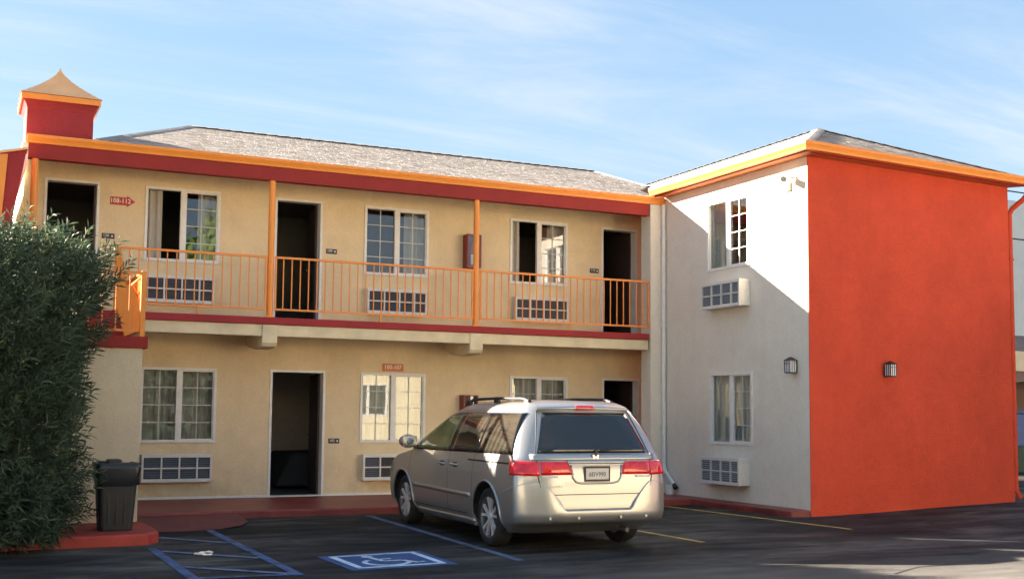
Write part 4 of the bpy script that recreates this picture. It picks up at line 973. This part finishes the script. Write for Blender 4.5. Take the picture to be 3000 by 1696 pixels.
for s in (-1, 1):
    f = (lambda v: (lerp(-.70, -.70, v), lerp(-.30, -.37, v))) if s < 0 else (lambda v: (lerp(.30, .37, v), .70))
    rear_patch('tail_lamp', f, .875, 1.022, m_taillight, 0.012, 10, 4)
    # outer section wraps round the corner
    def P(u, v, o, s=s):
        w0 = .71
        z = lerp(.865, 1.025, v)+(0.006*math.sin(u*pi)); yv = interp(z); w_ = yv[2]; ax = AX
        # walk along the contour by angle
        a0 = math.asin(min(1, (w0-(w_-ax))/ax)); a1 = pi/2
        L1 = 0.55
        if u < L1:
            a = lerp(a0, a1, u/L1); x = w_-ax+ax*math.sin(a); y = yv[0]+AY*(1-math.cos(a))
        else:
            x = w_; y = yv[0]+AY+lerp(0, .06-.03*abs(v-.5), (u-L1)/(1-L1))
        n = Vector((x-(w_-ax)*0.98, (y-yv[0]-AY)*2.2 if u < L1 else 0, 0)).normalized()
        return (s*(x+n.x*o), y+n.y*o, z)
    mb = MB(); mb.grid(lambda u, v: P(u, v, .012), 22, 5)
    for k in range(22):
        for v in (0, 1): mb.quad(P(k/22, v, .012), P((k+1)/22, v, .012), P((k+1)/22, v, -.005), P(k/22, v, -.005))
    for k in range(5):
        for u in (0, 1): mb.quad(P(u, k/5, .012), P(u, (k+1)/5, .012), P(u, (k+1)/5, -.005), P(u, k/5, -.005))
    vk(mb, 'tail_lamp', m_taillight, smooth=True, weld=True)
    rear_patch('reverse_lamp', (lambda v: (-.70, -.50)) if s < 0 else (lambda v: (.50, .70)), .845, .869, m_lampclear, 0.009, 6, 2)
rear_patch('licence_bar', lambda v: (-.37, .37), .995, 1.03, m_car, 0.034, 16, 3)
# plate recess: rounded U frame and shaded pocket
mb = MB()
pts = [(-.33, .985), (-.31, .84), (-.27, .795), (-.2, .78), (.2, .78), (.27, .795), (.31, .84), (.33, .985)]
mb.tube([(x, yrear(x, z)-.004, z) for x, z in pts], 0.012, 8); vk(mb, 'plate_surround', m_car, smooth=True)
mb = MB(); yq = yrear(0, .88)-.006
MBp = MB().box(-.1525, .1525, yq-.006, yq, .808, .962); pl = vk(MBp, 'licence_plate', m_plate, bevel=.002)
mb = MB(); f = .014
mb.box(-.163, .163, yq-.012, yq-.001, .798, .808+f); mb.box(-.163, .163, yq-.012, yq-.001, .962-f, .972); mb.box(-.163, -.163+f, yq-.012, yq-.001, .808+f, .962-f); mb.box(.163-f, .163, yq-.012, yq-.001, .808+f, .962-f); vk(mb, 'plate_frame', m_lantern, pl)
text_mesh('plate_text', '6EIV990', .072, m_plateblue, pl, (0, yq-.008, .878), FR, .001, wx=.86, local=True)
# emblem on the tailgate: rounded frame with an H
mb = MB(); ye = yrear(0, 1.07)-.018
mb.prism([(-.038, ye, 1.047), (.038, ye, 1.047), (.048, ye, 1.098), (-.048, ye, 1.098)], (0, .003, 0))
em = vk(MB().prism([(-.05, ye+.004, 1.042), (.05, ye+.004, 1.042), (.058, ye+.004, 1.103), (-.058, ye+.004, 1.103)], (0, .004, 0)), 'emblem', m_acgrey)
mb = MB()
mb.prism([(-.030, ye, 1.050), (-.018, ye, 1.050), (-.022, ye, 1.096), (-.040, ye, 1.096)], (0, .006, 0)); mb.prism([(.018, ye, 1.050), (.030, ye, 1.050), (.040, ye, 1.096), (.022, ye, 1.096)], (0, .006, 0)); mb.box(-.02, .02, ye, ye+.006, 1.067, 1.077)
vk(mb, 'emblem_letter', m_chrome, em)
text_mesh('badge_text', 'ODYSSEY', .036, m_chrome, V, (-.52, yrear(-.52, .745)-.006, .745), FR, .002, local=True)
# tailgate seams
def rear_line(name, pts, wd, mat, off=.003, parent=None):
    mb = MB(); P = []
    for (x0, z0), (x1, z1) in zip(pts, pts[1:]):
        n = max(2, int(math.hypot(x1-x0, z1-z0)/.04))
        for i in range(n): P.append((lerp(x0, x1, i/n), lerp(z0, z1, i/n)))
    P.append(pts[-1]); mb.tube([(x, yrear(x, z)-off+wd*.5, z) for x, z in P], wd, 6); return vk(mb, name, mat, parent, smooth=True)
rear_line('tailgate_seam', [(-.60, 1.60), (-.735, 1.12), (-.735, .86), (-.71, .74), (-.63, .53), (-.58, .485), (.58, .485), (.63, .53), (.71, .74), (.735, .86), (.735, 1.12), (.60, 1.60)], .006, m_seam, .005)
rear_line('tailgate_crease', [(-.66, .655), (.66, .655)], .005, m_seam, .003)
# wiper
mb = MB(); y_ = lambda x, z: yrear(x, z)-.02
mb.tube([(.02, y_(0, 1.135), 1.135), (.30, y_(.3, 1.165), 1.165)], .009, 6); mb.tube([(.08, y_(.1, 1.15)-.004, 1.15), (.52, y_(.5, 1.155)-.004, 1.16)], .007, 6); vk(mb, 'wiper', m_black)
mb = MB(); mb.lathe((.02, y_(0, 1.135)+.012, 1.135), [(.022, -.02), (.022, .006)], 12, 'y'); vk(mb, 'wiper_pivot', m_black)
# bumper: shell proud of the body
mb = MB()
def bump_path(t):
    """t in -1..1 from left wheel arch round the back to the right wheel arch -> (x, y) generator by z"""
    return t
def bump_pt(t, z, o):
    s = -1 if t < 0 else 1; a = abs(t); yr, yf, w_ = interp(z); ax = AX
    o *= 1-.75*max(0, min(1, (a-.40)/.22))
    if a < .42: x = (w_-ax)*a/.42; y = yr; n = Vector((0, -1, 0))
    elif a < .72: an = (a-.42)/.30*pi/2; x = w_-ax+ax*math.sin(an); y = yr+AY*(1-math.cos(an)); n = Vector((AY*math.sin(an), -ax*math.cos(an), 0)).normalized()
    else: x = w_; y = yr+AY+(WY-.432-yr-AY)*(a-.72)/.28; n = Vector((1, 0, 0))
    return Vector((s*(x+n.x*o), y+n.y*o, z))
def ztop(t):
    a = abs(t)
    if a < .36: return .485
    if a < .52:
        k = (a-.36)/.16; k = k*k*(3-2*k); return lerp(.485, .80, k)
    return lerp(.80, .66, (a-.52)/.48)
NT = 96
def brow(t):
    zt = ztop(t); fade = max(0, min(1, (1-abs(t))/.22)); d = lambda o: o*(0.25+0.75*fade)
    return [bump_pt(t, .295, d(-.03)), bump_pt(t, .303, d(.006)), bump_pt(t, .32, d(.016)), bump_pt(t, .345, d(.024)), bump_pt(t, .37, d(.036)), bump_pt(t, .42, d(.040)), bump_pt(t, min(.455, zt-.02), d(.039)), bump_pt(t, zt-.012, d(lerp(.037, .010, (zt-.485)/.315))), bump_pt(t, zt-.002, d(lerp(.032, .009, (zt-.485)/.315))), bump_pt(t, zt+.002, d(.008)), bump_pt(t, zt+.002, d(-.012))]
rows = [brow(-1+2*i/NT) for i in range(NT+1)]
n0 = len(mb.v); k = len(rows[0])
for r in rows: mb.v += r
for i in range(NT):
    for j in range(k-1): a = n0+i*k+j; mb.f.append((a, a+k, a+k+1, a+1)); mb.t.append(.5)
bmp_ = vk(mb, 'bumper', m_car, smooth=True)
for x in (-.62, -.27, .27, .62):
    t_ = x/(interp(.4)[2]-AX)*.42 if abs(x) < .47 else math.copysign(.42+.30*math.asin((abs(x)-.475)/AX)/(pi/2), x)
    p = bump_pt(t_, .40, .060); mb = MB(); mb.lathe(p, [(.016, -.006), (.014, .004)], 12, 'y'); vk(mb, 'parking_sensor', m_car, bmp_)
mb = MB(); mb.box(-.74, .74, .55, 4.6, .19, .27); vk(mb, 'underbody', m_black)
mb = MB(); mb.tube([(.42, .45, .245), (.42, .12, .235)], .026, 10); vk(mb, 'exhaust', m_acgrey)
# wheels
def wheel(s, y, hide=None):
    x0 = s*.945
    t = MB(); t.lathe((0, 0, 0), [(.235, -.20), (.30, -.215), (.335, -.20), (.345, -.16), (.345, -.06), (.335, -.015), (.30, 0.0), (.255, -.004), (.235, -.02)], 40, 'x', caps=False)
    if s < 0: t.xf(Matrix.Scale(-1, 4, (1, 0, 0)))
    t.xf(Matrix.Translation((x0, y, WZ))); tyre = vk(t, 'wheel', m_rubber, smooth=True)
    r = MB(); r.lathe((0, 0, 0), [(.238, -.20), (.225, -.05), (.238, -.012), (.245, -.010), (.245, -.02)], 40, 'x', caps=False); r.lathe((0, 0, 0), [(.20, -.16), (.0, -.16)], 24, 'x', caps=False)
    rim = r
    sp_ = MB()
    for i in range(5):
        a = 2*pi*i/5+.3
        for da in (-.24, .24):
            pts = []
            for rr, wd, xx in ((.045, .018, -.030), (.12, .011, -.022), (.232, .018, -.020)):
                aa = a+da*(0.5+rr*2.6); c_ = Vector((xx, rr*math.cos(aa), rr*math.sin(aa))); tn = Vector((0, -math.sin(aa), math.cos(aa)))*wd/1.0; pts.append((c_, tn))
            for (c0, t0), (c1, t1) in zip(pts, pts[1:]):
                dn = Vector((-.03, 0, 0)); sp_.quad(c0-t0, c1-t1, c1+t1, c0+t0); sp_.quad(c0-t0, c0-t0+dn, c1-t1+dn, c1-t1); sp_.quad(c0+t0, c1+t1, c1+t1+dn, c0+t0+dn)
    sp_.lathe((0, 0, 0), [(.06, -.05), (.055, -.022), (.03, -.016), (.001, -.016)], 16, 'x', caps=False)
    for mbx, nm, mt in ((rim, 'rim', m_acgrey), (sp_, 'rim_spokes', m_alloy)):
        if s < 0: mbx.xf(Matrix.Scale(-1, 4, (1, 0, 0)))
        mbx.xf(Matrix.Translation((x0, y, WZ))); vk(mbx, nm, mt, tyre, smooth=(nm == 'rim'))
for s in (-1, 1):
    for y in (WY, FYW): wheel(s, y)
# front end (bonnet side of the picture): windscreen, headlamps, front plate kept simple
mb = MB()
def wsf(u, v):
    z = lerp(1.10, 1.58, v); yr, yf, w_ = interp(z); fx = min(FX, w_*.9); x = (u*2-1)*(w_-.10); k = max(0, (abs(x)-(w_-fx))/fx); y = yf-FY*(1-math.sqrt(max(0, 1-k*k))); return (x, y+.006, z+.003)
mb.grid(wsf, 24, 10); vk(mb, 'windscreen', m_pglass, smooth=True)
for s in (-1, 1):
    mb = MB()
    def hl(u, v, s=s):
        z = lerp(.70, .86, v); yr, yf, w_ = interp(z); fx = FX; a = lerp(.15, .75, u)*pi/2; x = w_-fx+fx*math.cos(a); y = yf-FY+FY*math.sin(a); return (s*(x+.006), y+.006, z)
    mb.grid(hl, 10, 4); vk(mb, 'headlight', m_lampclear, smooth=True)

# ------------------------------------------------------------------ litter bin
bx, by, bz = 1.70, 14.22, 0.13
t = T('litter_bin', 'black plastic litter bin with liner standing on the red kerb island', 'bin', (bx, by, bz))
def rr_ring(hx, hy, r, z):
    pts = []
    for cx, cy, a0 in ((hx-r, hy-r, 0), (-hx+r, hy-r, 90), (-hx+r, -hy+r, 180), (hx-r, -hy+r, 270)):
        for i in range(5): a = math.radians(a0+i*22.5); pts.append((bx+cx+r*math.cos(a), by+cy+r*math.sin(a), z))
    return pts
mb = MB(); loft(mb, [rr_ring(.175, .175, .05, bz), rr_ring(.18, .18, .05, bz+.02), rr_ring(.222, .222, .055, bz+.66), rr_ring(.235, .235, .06, bz+.665), rr_ring(.238, .238, .06, bz+.73), rr_ring(.215, .215, .05, bz+.735), rr_ring(.17, .17, .04, bz+.1)]); mb.poly(rr_ring(.175, .175, .05, bz)[::-1]); mb.poly(rr_ring(.17, .17, .04, bz+.1)); mb.build('body', m_black, t)
rng = random.Random(4); mb = MB(); rg = []
for z, h, am in ((bz+.52, .226, .012), (bz+.60, .236, .010), (bz+.70, .246, .006), (bz+.755, .243, .008), (bz+.76, .22, .012), (bz+.70, .20, .01)):
    r0 = rr_ring(h, h, .06, z); rg.append([(p[0]+rng.uniform(-am, am), p[1]+rng.uniform(-am, am), p[2]+rng.uniform(-am, am)*1.6) for p in r0])
loft(mb, rg); mb.build('liner', m_bag, t, smooth=True)
for x in (-.09, .0, .09): MB().box(bx+x-.012, bx+x+.012, by-.207, by-.19, bz+.08, bz+.5).build('rib', m_black, t)
MB().box(bx-.10, bx+.06, by-.02, by+.2, bz+.735, bz+.80).build('lid_flap', m_black, t, bevel=.02)
# scrap on the hatched bay
mb = MB(); pts = [(2.41+.085*math.cos(a)*(1+.15*math.sin(3*a)), 12.55+.10*math.sin(a), .014+.006*math.sin(2*a)) for a in [math.radians(20+i*17) for i in range(19)]]
mb.tube(pts, [.007+.004*((i*7) % 3) for i in range(19)], 6); tag(mb.build('litter_scrap', m_signwhite), 'curled white scrap lying in the blue hatched bay', 'litter')

# ------------------------------------------------------------------ oleander
Sh = T('oleander_shrub', 'tall dark green oleander shrub at the left edge by the bin', 'shrub', (0.0, 14.1, 0.1))
rnd = random.Random(11)
def prof_r(z):
    # crown radius with height
    pts = [(0.0, 1.06), (0.5, 1.08), (1.2, 1.10), (2.0, 1.15), (2.6, 1.30), (2.85, 1.34), (3.05, 1.22), (3.22, 1.0), (3.34, .7)]
    for (a, b), (c, d) in zip(pts, pts[1:]):
        if a <= z <= c: return b+(d-b)*(z-a)/(c-a)
    return .2
cx0, cy0 = 0.05, 13.98
stems = []
for i in range(26):
    a = rnd.uniform(0, 2*pi); r = rnd.uniform(.05, .5); b = Vector((cx0+r*math.cos(a), cy0+r*.6*math.sin(a)+.1, .05)); hz = rnd.uniform(2.4, 3.6); R = prof_r(hz)*rnd.uniform(.35, .9)
    tp = Vector((cx0+R*math.cos(a), cy0+R*.75*math.sin(a), hz)); md = b.lerp(tp, .5)+Vector((rnd.uniform(-.1, .1), rnd.uniform(-.1, .1), .15)); stems.append((b, md, tp))
for b, md, tp in stems[:14]: mb = MB(); mb.tube([b, md, tp], [.022, .016, .007], 6); mb.build('stem', m_wood, Sh)
def leaf(mb, base, d, ln, wd, tone):
    d = d.normalized(); a = Vector((rnd.uniform(-1, 1), rnd.uniform(-1, 1), rnd.uniform(-.2, 1))); s = d.cross(a)
    if s.length < 1e-3: s = Vector((1, 0, 0))
    s.normalize(); n = s.cross(d); mid = base+d*ln*.5-n*ln*.02; tip = base+d*ln-Vector((0, 0, 1))*ln*.12
    mb.quad(base, mid+s*wd*.5+n*wd*.15, tip, mid-n*wd*.1, tone); mb.quad(base, mid-n*wd*.1, tip, mid-s*wd*.5+n*wd*.15, tone)
def shoot(mb, p, d, ln, n, tb):
    """a twig with whorls of long narrow leaves"""
    d = d.normalized()
    for i in range(n):
        t = (i+.5)/n; c = p+d*ln*t+Vector((0, 0, .05*t*t)); a = rnd.uniform(0, 2*pi); x = d.orthogonal().normalized(); y = d.cross(x)
        for k in range(3):
            an = a+k*2.09+rnd.uniform(-.3, .3); ld = (x*math.cos(an)+y*math.sin(an))*rnd.uniform(.55, 1.0)+d*rnd.uniform(.5, 1.1)+Vector((0, 0, .12))
            leaf(mb, c, ld, rnd.uniform(.09, .16), rnd.uniform(.015, .025), min(1, max(0, tb+rnd.gauss(0, .13))))
fol = MB(); shoots = []
for i in range(4700):
    z = .06+3.2*(rnd.random()**.85); R = prof_r(z); a = rnd.uniform(0, 2*pi); k = rnd.random()**.38
    lump = 1+.10*math.sin(a*5+z*3.1)+.07*math.sin(a*9-z*5)
    p = Vector((cx0+R*k*lump*math.cos(a), cy0+R*.92*k*lump*math.sin(a), z))
    if p.x < -1.5: continue
    d = Vector((math.cos(a)*.8, math.sin(a)*.7, rnd.uniform(.25, 1.1) if z > 1.0 else rnd.uniform(-.3, .7)))
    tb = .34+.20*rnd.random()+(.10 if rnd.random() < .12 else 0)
    shoots.append((p, d, rnd.uniform(.16, .34), tb, k))
for i in range(420):
    p = Vector((rnd.uniform(-1.3, .98), rnd.uniform(12.95, 13.62), rnd.uniform(.03, .6)))
    if p.x > .98-.5*max(0, 13.2-p.y): continue
    shoots.append((p, Vector((rnd.uniform(-.4, .6), -.6, rnd.uniform(.0, .8))), rnd.uniform(.14, .28), .30+.2*rnd.random(), .5))
edge = [s for s in shoots if s[4] > .93 and s[0].x > .35 and s[0].y < 14.9]
edge.sort(key=lambda s: -(s[0].z)); edge = edge[:60]; es = set(id(s) for s in edge)
for s in shoots:
    if id(s) in es: continue
    shoot(fol, s[0], s[1], s[2], 5, s[3])
# inner mass of dense twigs
stuff(fol.build('foliage', m_leaf, Sh, tone=True, fix=False))
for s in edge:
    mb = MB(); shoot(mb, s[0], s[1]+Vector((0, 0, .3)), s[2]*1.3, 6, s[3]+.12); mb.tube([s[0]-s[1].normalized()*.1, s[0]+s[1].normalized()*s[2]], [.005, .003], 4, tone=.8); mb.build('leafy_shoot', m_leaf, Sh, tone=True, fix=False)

# ------------------------------------------------------------------ neighbouring buildings
NB = T('neighbour_building', 'red roofed building with orange edge at the far left behind the shrub', 'building', (-7, 20, 0))
MB().box(-.9, 0.55, 18.3, 27, 0, 4.8).build('wall', m_pier, NB)
mb = MB(); mb.prism([(-.9, 17.95, 4.88), (-.9, 18.3, 4.98), (-.9, 18.3, 4.5), (-.9, 18.2, 4.5)], (1.42, 0, 0)); mb.build('eave_beam', m_maroon, NB)
mb = MB(); mb.poly([(-.9, 17.95, 4.89), (.52, 17.95, 4.89), (.52, 27, 4.89), (-.9, 27, 4.89)]); mb.build('roof', m_shingbase, NB)
N2 = T('sun_gap_building', 'low building with a parapet hidden left of the shrub beside the red roof', 'building', (-8, 20, 0))
MB().box(-16, -2.4, 18.0, 18.25, 0, 4.88).build('parapet', m_pier, N2)  # parapet and lower wall behind it shaped to let sun reach the van
MB().box(-16, -.91, 18.26, 26, 0, 4.6).build('wall', m_pier, N2)
mb = MB(); mb.prism([(0.40, 17.58, 5.04), (0.747, 17.58, 5.135), (0.62, 17.58, 4.30), (0.50, 17.58, 3.4), (0.30, 17.58, 3.4)], (0, .3, 0)); mb.build('side_panel', m_towerred, NB)
mb = MB(); mb.prism([(-.3, 17.55, 4.96), (0.505, 17.55, 5.04), (0.47, 17.55, 4.4), (0.40, 17.55, 3.4), (-.3, 17.55, 3.4)], (0, .025, 0)); mb.build('edge_board', m_orange, NB)
mb = MB(); mb.prism([(-.3, 17.53, 4.86), (0.76, 17.53, 5.13), (0.76, 17.53, 5.16), (-.3, 17.53, 4.90)], (0, .36, 0)); mb.build('capping', m_tan_roof, NB)
mb = MB(); mb.prism([(.70, 18.06, 5.335), (.785, 18.06, 5.335), (.785, 18.06, 5.05), (.70, 18.06, 4.7)], (0, 1.05, 0)); mb.build('end_return', m_white, B)

FB = T('far_building', 'pale blue grey building with brown porch roof beyond the red wall', 'building', (27, 24, 0))
MB().box(20, 40, 24, 34, 0, 7.75).build('wall', m_pale, FB)
mb = MB(); mb.prism([(20, 22, 3.25), (20, 24, 3.85), (20, 24, 3.72), (20, 22, 3.12)], (20, 0, 0)); mb.build('porch_roof', m_brownroof, FB)
MB().box(20, 40, 21.9, 21.99, 2.72, 3.24).build('fascia_board', m_creamtrim, FB)
MB().box(20, 40, 22.0, 22.1, 2.45, 2.72).build('beam', m_brownroof, FB)
for x in (22.5, 26.5, 31): MB().box(x-.08, x+.08, 22.0, 22.16, 0, 2.45).build('porch_post', m_creamtrim, FB)
MB().box(20, 40, 23.9, 23.99, 0, 2.5).build('porch_shade', m_brownroof, FB)  # dark sheet painting the shade under the porch over the pale wall
t = T('blue_bin', 'blue wheeled bin under the far porch at the right edge', 'bin', (25.2, 22.6, 0))
mb = MB(); mb.prism([(24.7, 22.3, .75), (25.7, 22.3, .75), (25.78, 22.3, 1.62), (24.62, 22.3, 1.62)], (0, .7, 0)); mb.build('body', m_bluebin, t, bevel=.03); MB().box(24.58, 25.82, 22.25, 23.05, 1.625, 1.70).build('lid', m_bluebin, t, bevel=.02)
MB().box(24.6, 25.8, 22.3, 23.0, 0.03, .745).build('base', m_darkgreen, t)
for z0, z1, lb in ((7.2, 7.35, 'upper black power cable crossing the pale wall at the right'), (6.0, 6.25, 'lower black power cable crossing the pale wall at the right')):
    mb = MB(); mb.tube([(19+i*2.0, 20.5, z0+(z1-z0)*i/9-.25*math.sin(pi*i/9)) for i in range(10)], .018, 5); tag(mb.build('power_cable', m_black), lb, 'cable', 'power cables at the right')

# sunlit building and trees across the lot, seen only in the window panes and the paintwork
OB = T('opposite_building', 'sunlit cream building across the lot mirrored in the panes', 'building', (16, -6, 0))
oo = [(13.6+i*4.2, 15.2+i*4.2, 1.35, 2.6) for i in range(4)]
mb = MB(); wall_openings(mb, 10.5, 46, 0, 6.2, oo, lambda u, d, z: (u, -5-d, z), .2); mb.build('wall', m_opp, OB)
for a, b, c_, d_ in oo:
    mb = MB(); f = .06; mb.box(a, b, -5.1, -4.98, c_, c_+f); mb.box(a, b, -5.1, -4.98, d_-f, d_); mb.box(a, a+f, -5.1, -4.98, c_+f, d_-f); mb.box(b-f, b, -5.1, -4.98, c_+f, d_-f); mb.box((a+b)/2-.04, (a+b)/2+.04, -5.1, -4.98, c_+f, d_-f); wn = mb.build('window', m_trim, OB)
    mb = MB(); mb.quad((a, -5.15, c_), (b, -5.15, c_), (b, -5.15, d_), (a, -5.15, d_)); mb.build('pane', m_pglass, wn)
mb = MB(); mb.prism([(10.1, -4.6, 6.2), (10.1, -12, 6.2), (10.1, -8.3, 7.4)], (36.3, 0, 0)); mb.build('roof', m_brownroof, OB)
MB().box(10.1, 46.4, -4.6, -4.5, 6.05, 6.22).build('gutter', m_orange, OB)
def tree(x, y, h, r, n, label, seed):
    t = T('leafy_tree', label, 'tree', (x, y, 0), 'trees across the lot'); rr = random.Random(seed)
    mb = MB(); mb.tube([(x, y, 0), (x+.1, y, h*.4), (x, y+.1, h*.75)], [.2, .15, .06], 8); mb.build('trunk', m_wood, t)
    mb = MB()
    for i in range(n):
        a = rr.uniform(0, 2*pi); ph = math.acos(rr.uniform(-1, 1)); k = rr.random()**.4*r*(1+.25*math.sin(3*a+4*ph)); p = Vector((x+k*math.sin(ph)*math.cos(a), y+k*math.sin(ph)*math.sin(a), h*.62+k*1.35*math.cos(ph)))
        d = Vector((rr.uniform(-1, 1), rr.uniform(-1, 1), rr.uniform(-.4, 1))).normalized(); s = d.orthogonal().normalized()*.12; mb.quad(p, p+d*.2+s, p+d*.45, p+d*.2-s, rr.random())
    mb.build('crown', m_tree, t, tone=True, fix=False)
tree(9.3, -9.0, 9.8, 2.0, 2600, 'leafy green tree across the lot mirrored in the upper left window', 2)
tree(6.6, -11, 7.2, 1.6, 1600, 'smaller leafy tree across the lot left of the mirrored tree', 3)

Hd = T('reflection_hedge', 'dark hedge across the lot mirrored in the lower left panes', 'hedge', (3, -8, 0))  # hedge added out of view to darken what the lower panes reflect
mb = MB(); rr = random.Random(8)
for i in range(5200):
    p = Vector((rr.uniform(-9, 9.8), rr.uniform(-8.6, -7.4), rr.uniform(0, 3.6)+.5*math.sin(i))); d = Vector((rr.uniform(-1, 1), rr.uniform(-.2, 1), rr.uniform(-.4, 1))).normalized(); q_ = d.orthogonal().normalized()*.13
    mb.quad(p, p+d*.2+q_, p+d*.45, p+d*.2-q_, rr.random()*.12)
mb.build('foliage', m_leaf, Hd, tone=True, fix=False)
mb = MB(); mb.box(-9, 9.8, -8.3, -7.8, 0, 3.4); mb.build('inner_mass', m_darkgreen, Hd)

O2 = T('bounce_block', 'long sunlit cream block behind the hedge across the lot', 'building', (-10, -14, 0))  # block added out of view as warm fill for the shaded facades
mb = MB(); mb.box(-40, 10, -20, -12, 0, 6.2); mb.build('wall', m_opp, O2)
mb = MB(); mb.prism([(-40.4, -11.6, 6.2), (-40.4, -20.4, 6.2), (-40.4, -16, 7.4)], (50.8, 0, 0)); mb.build('roof', m_brownroof, O2)
BW = T('shade_wall', 'tall dark brown boundary wall beyond the right edge of the lot', 'wall', (18.6, 8, 0))  # wall added out of view to darken the red wall's lower right
MB().box(18.3, 18.6, 3.0, 12.8, 0, 3.4).build('wall', m_brownroof, BW); MB().box(18.25, 18.65, 3.0, 12.8, 3.402, 3.5).build('capping', m_brownroof, BW)
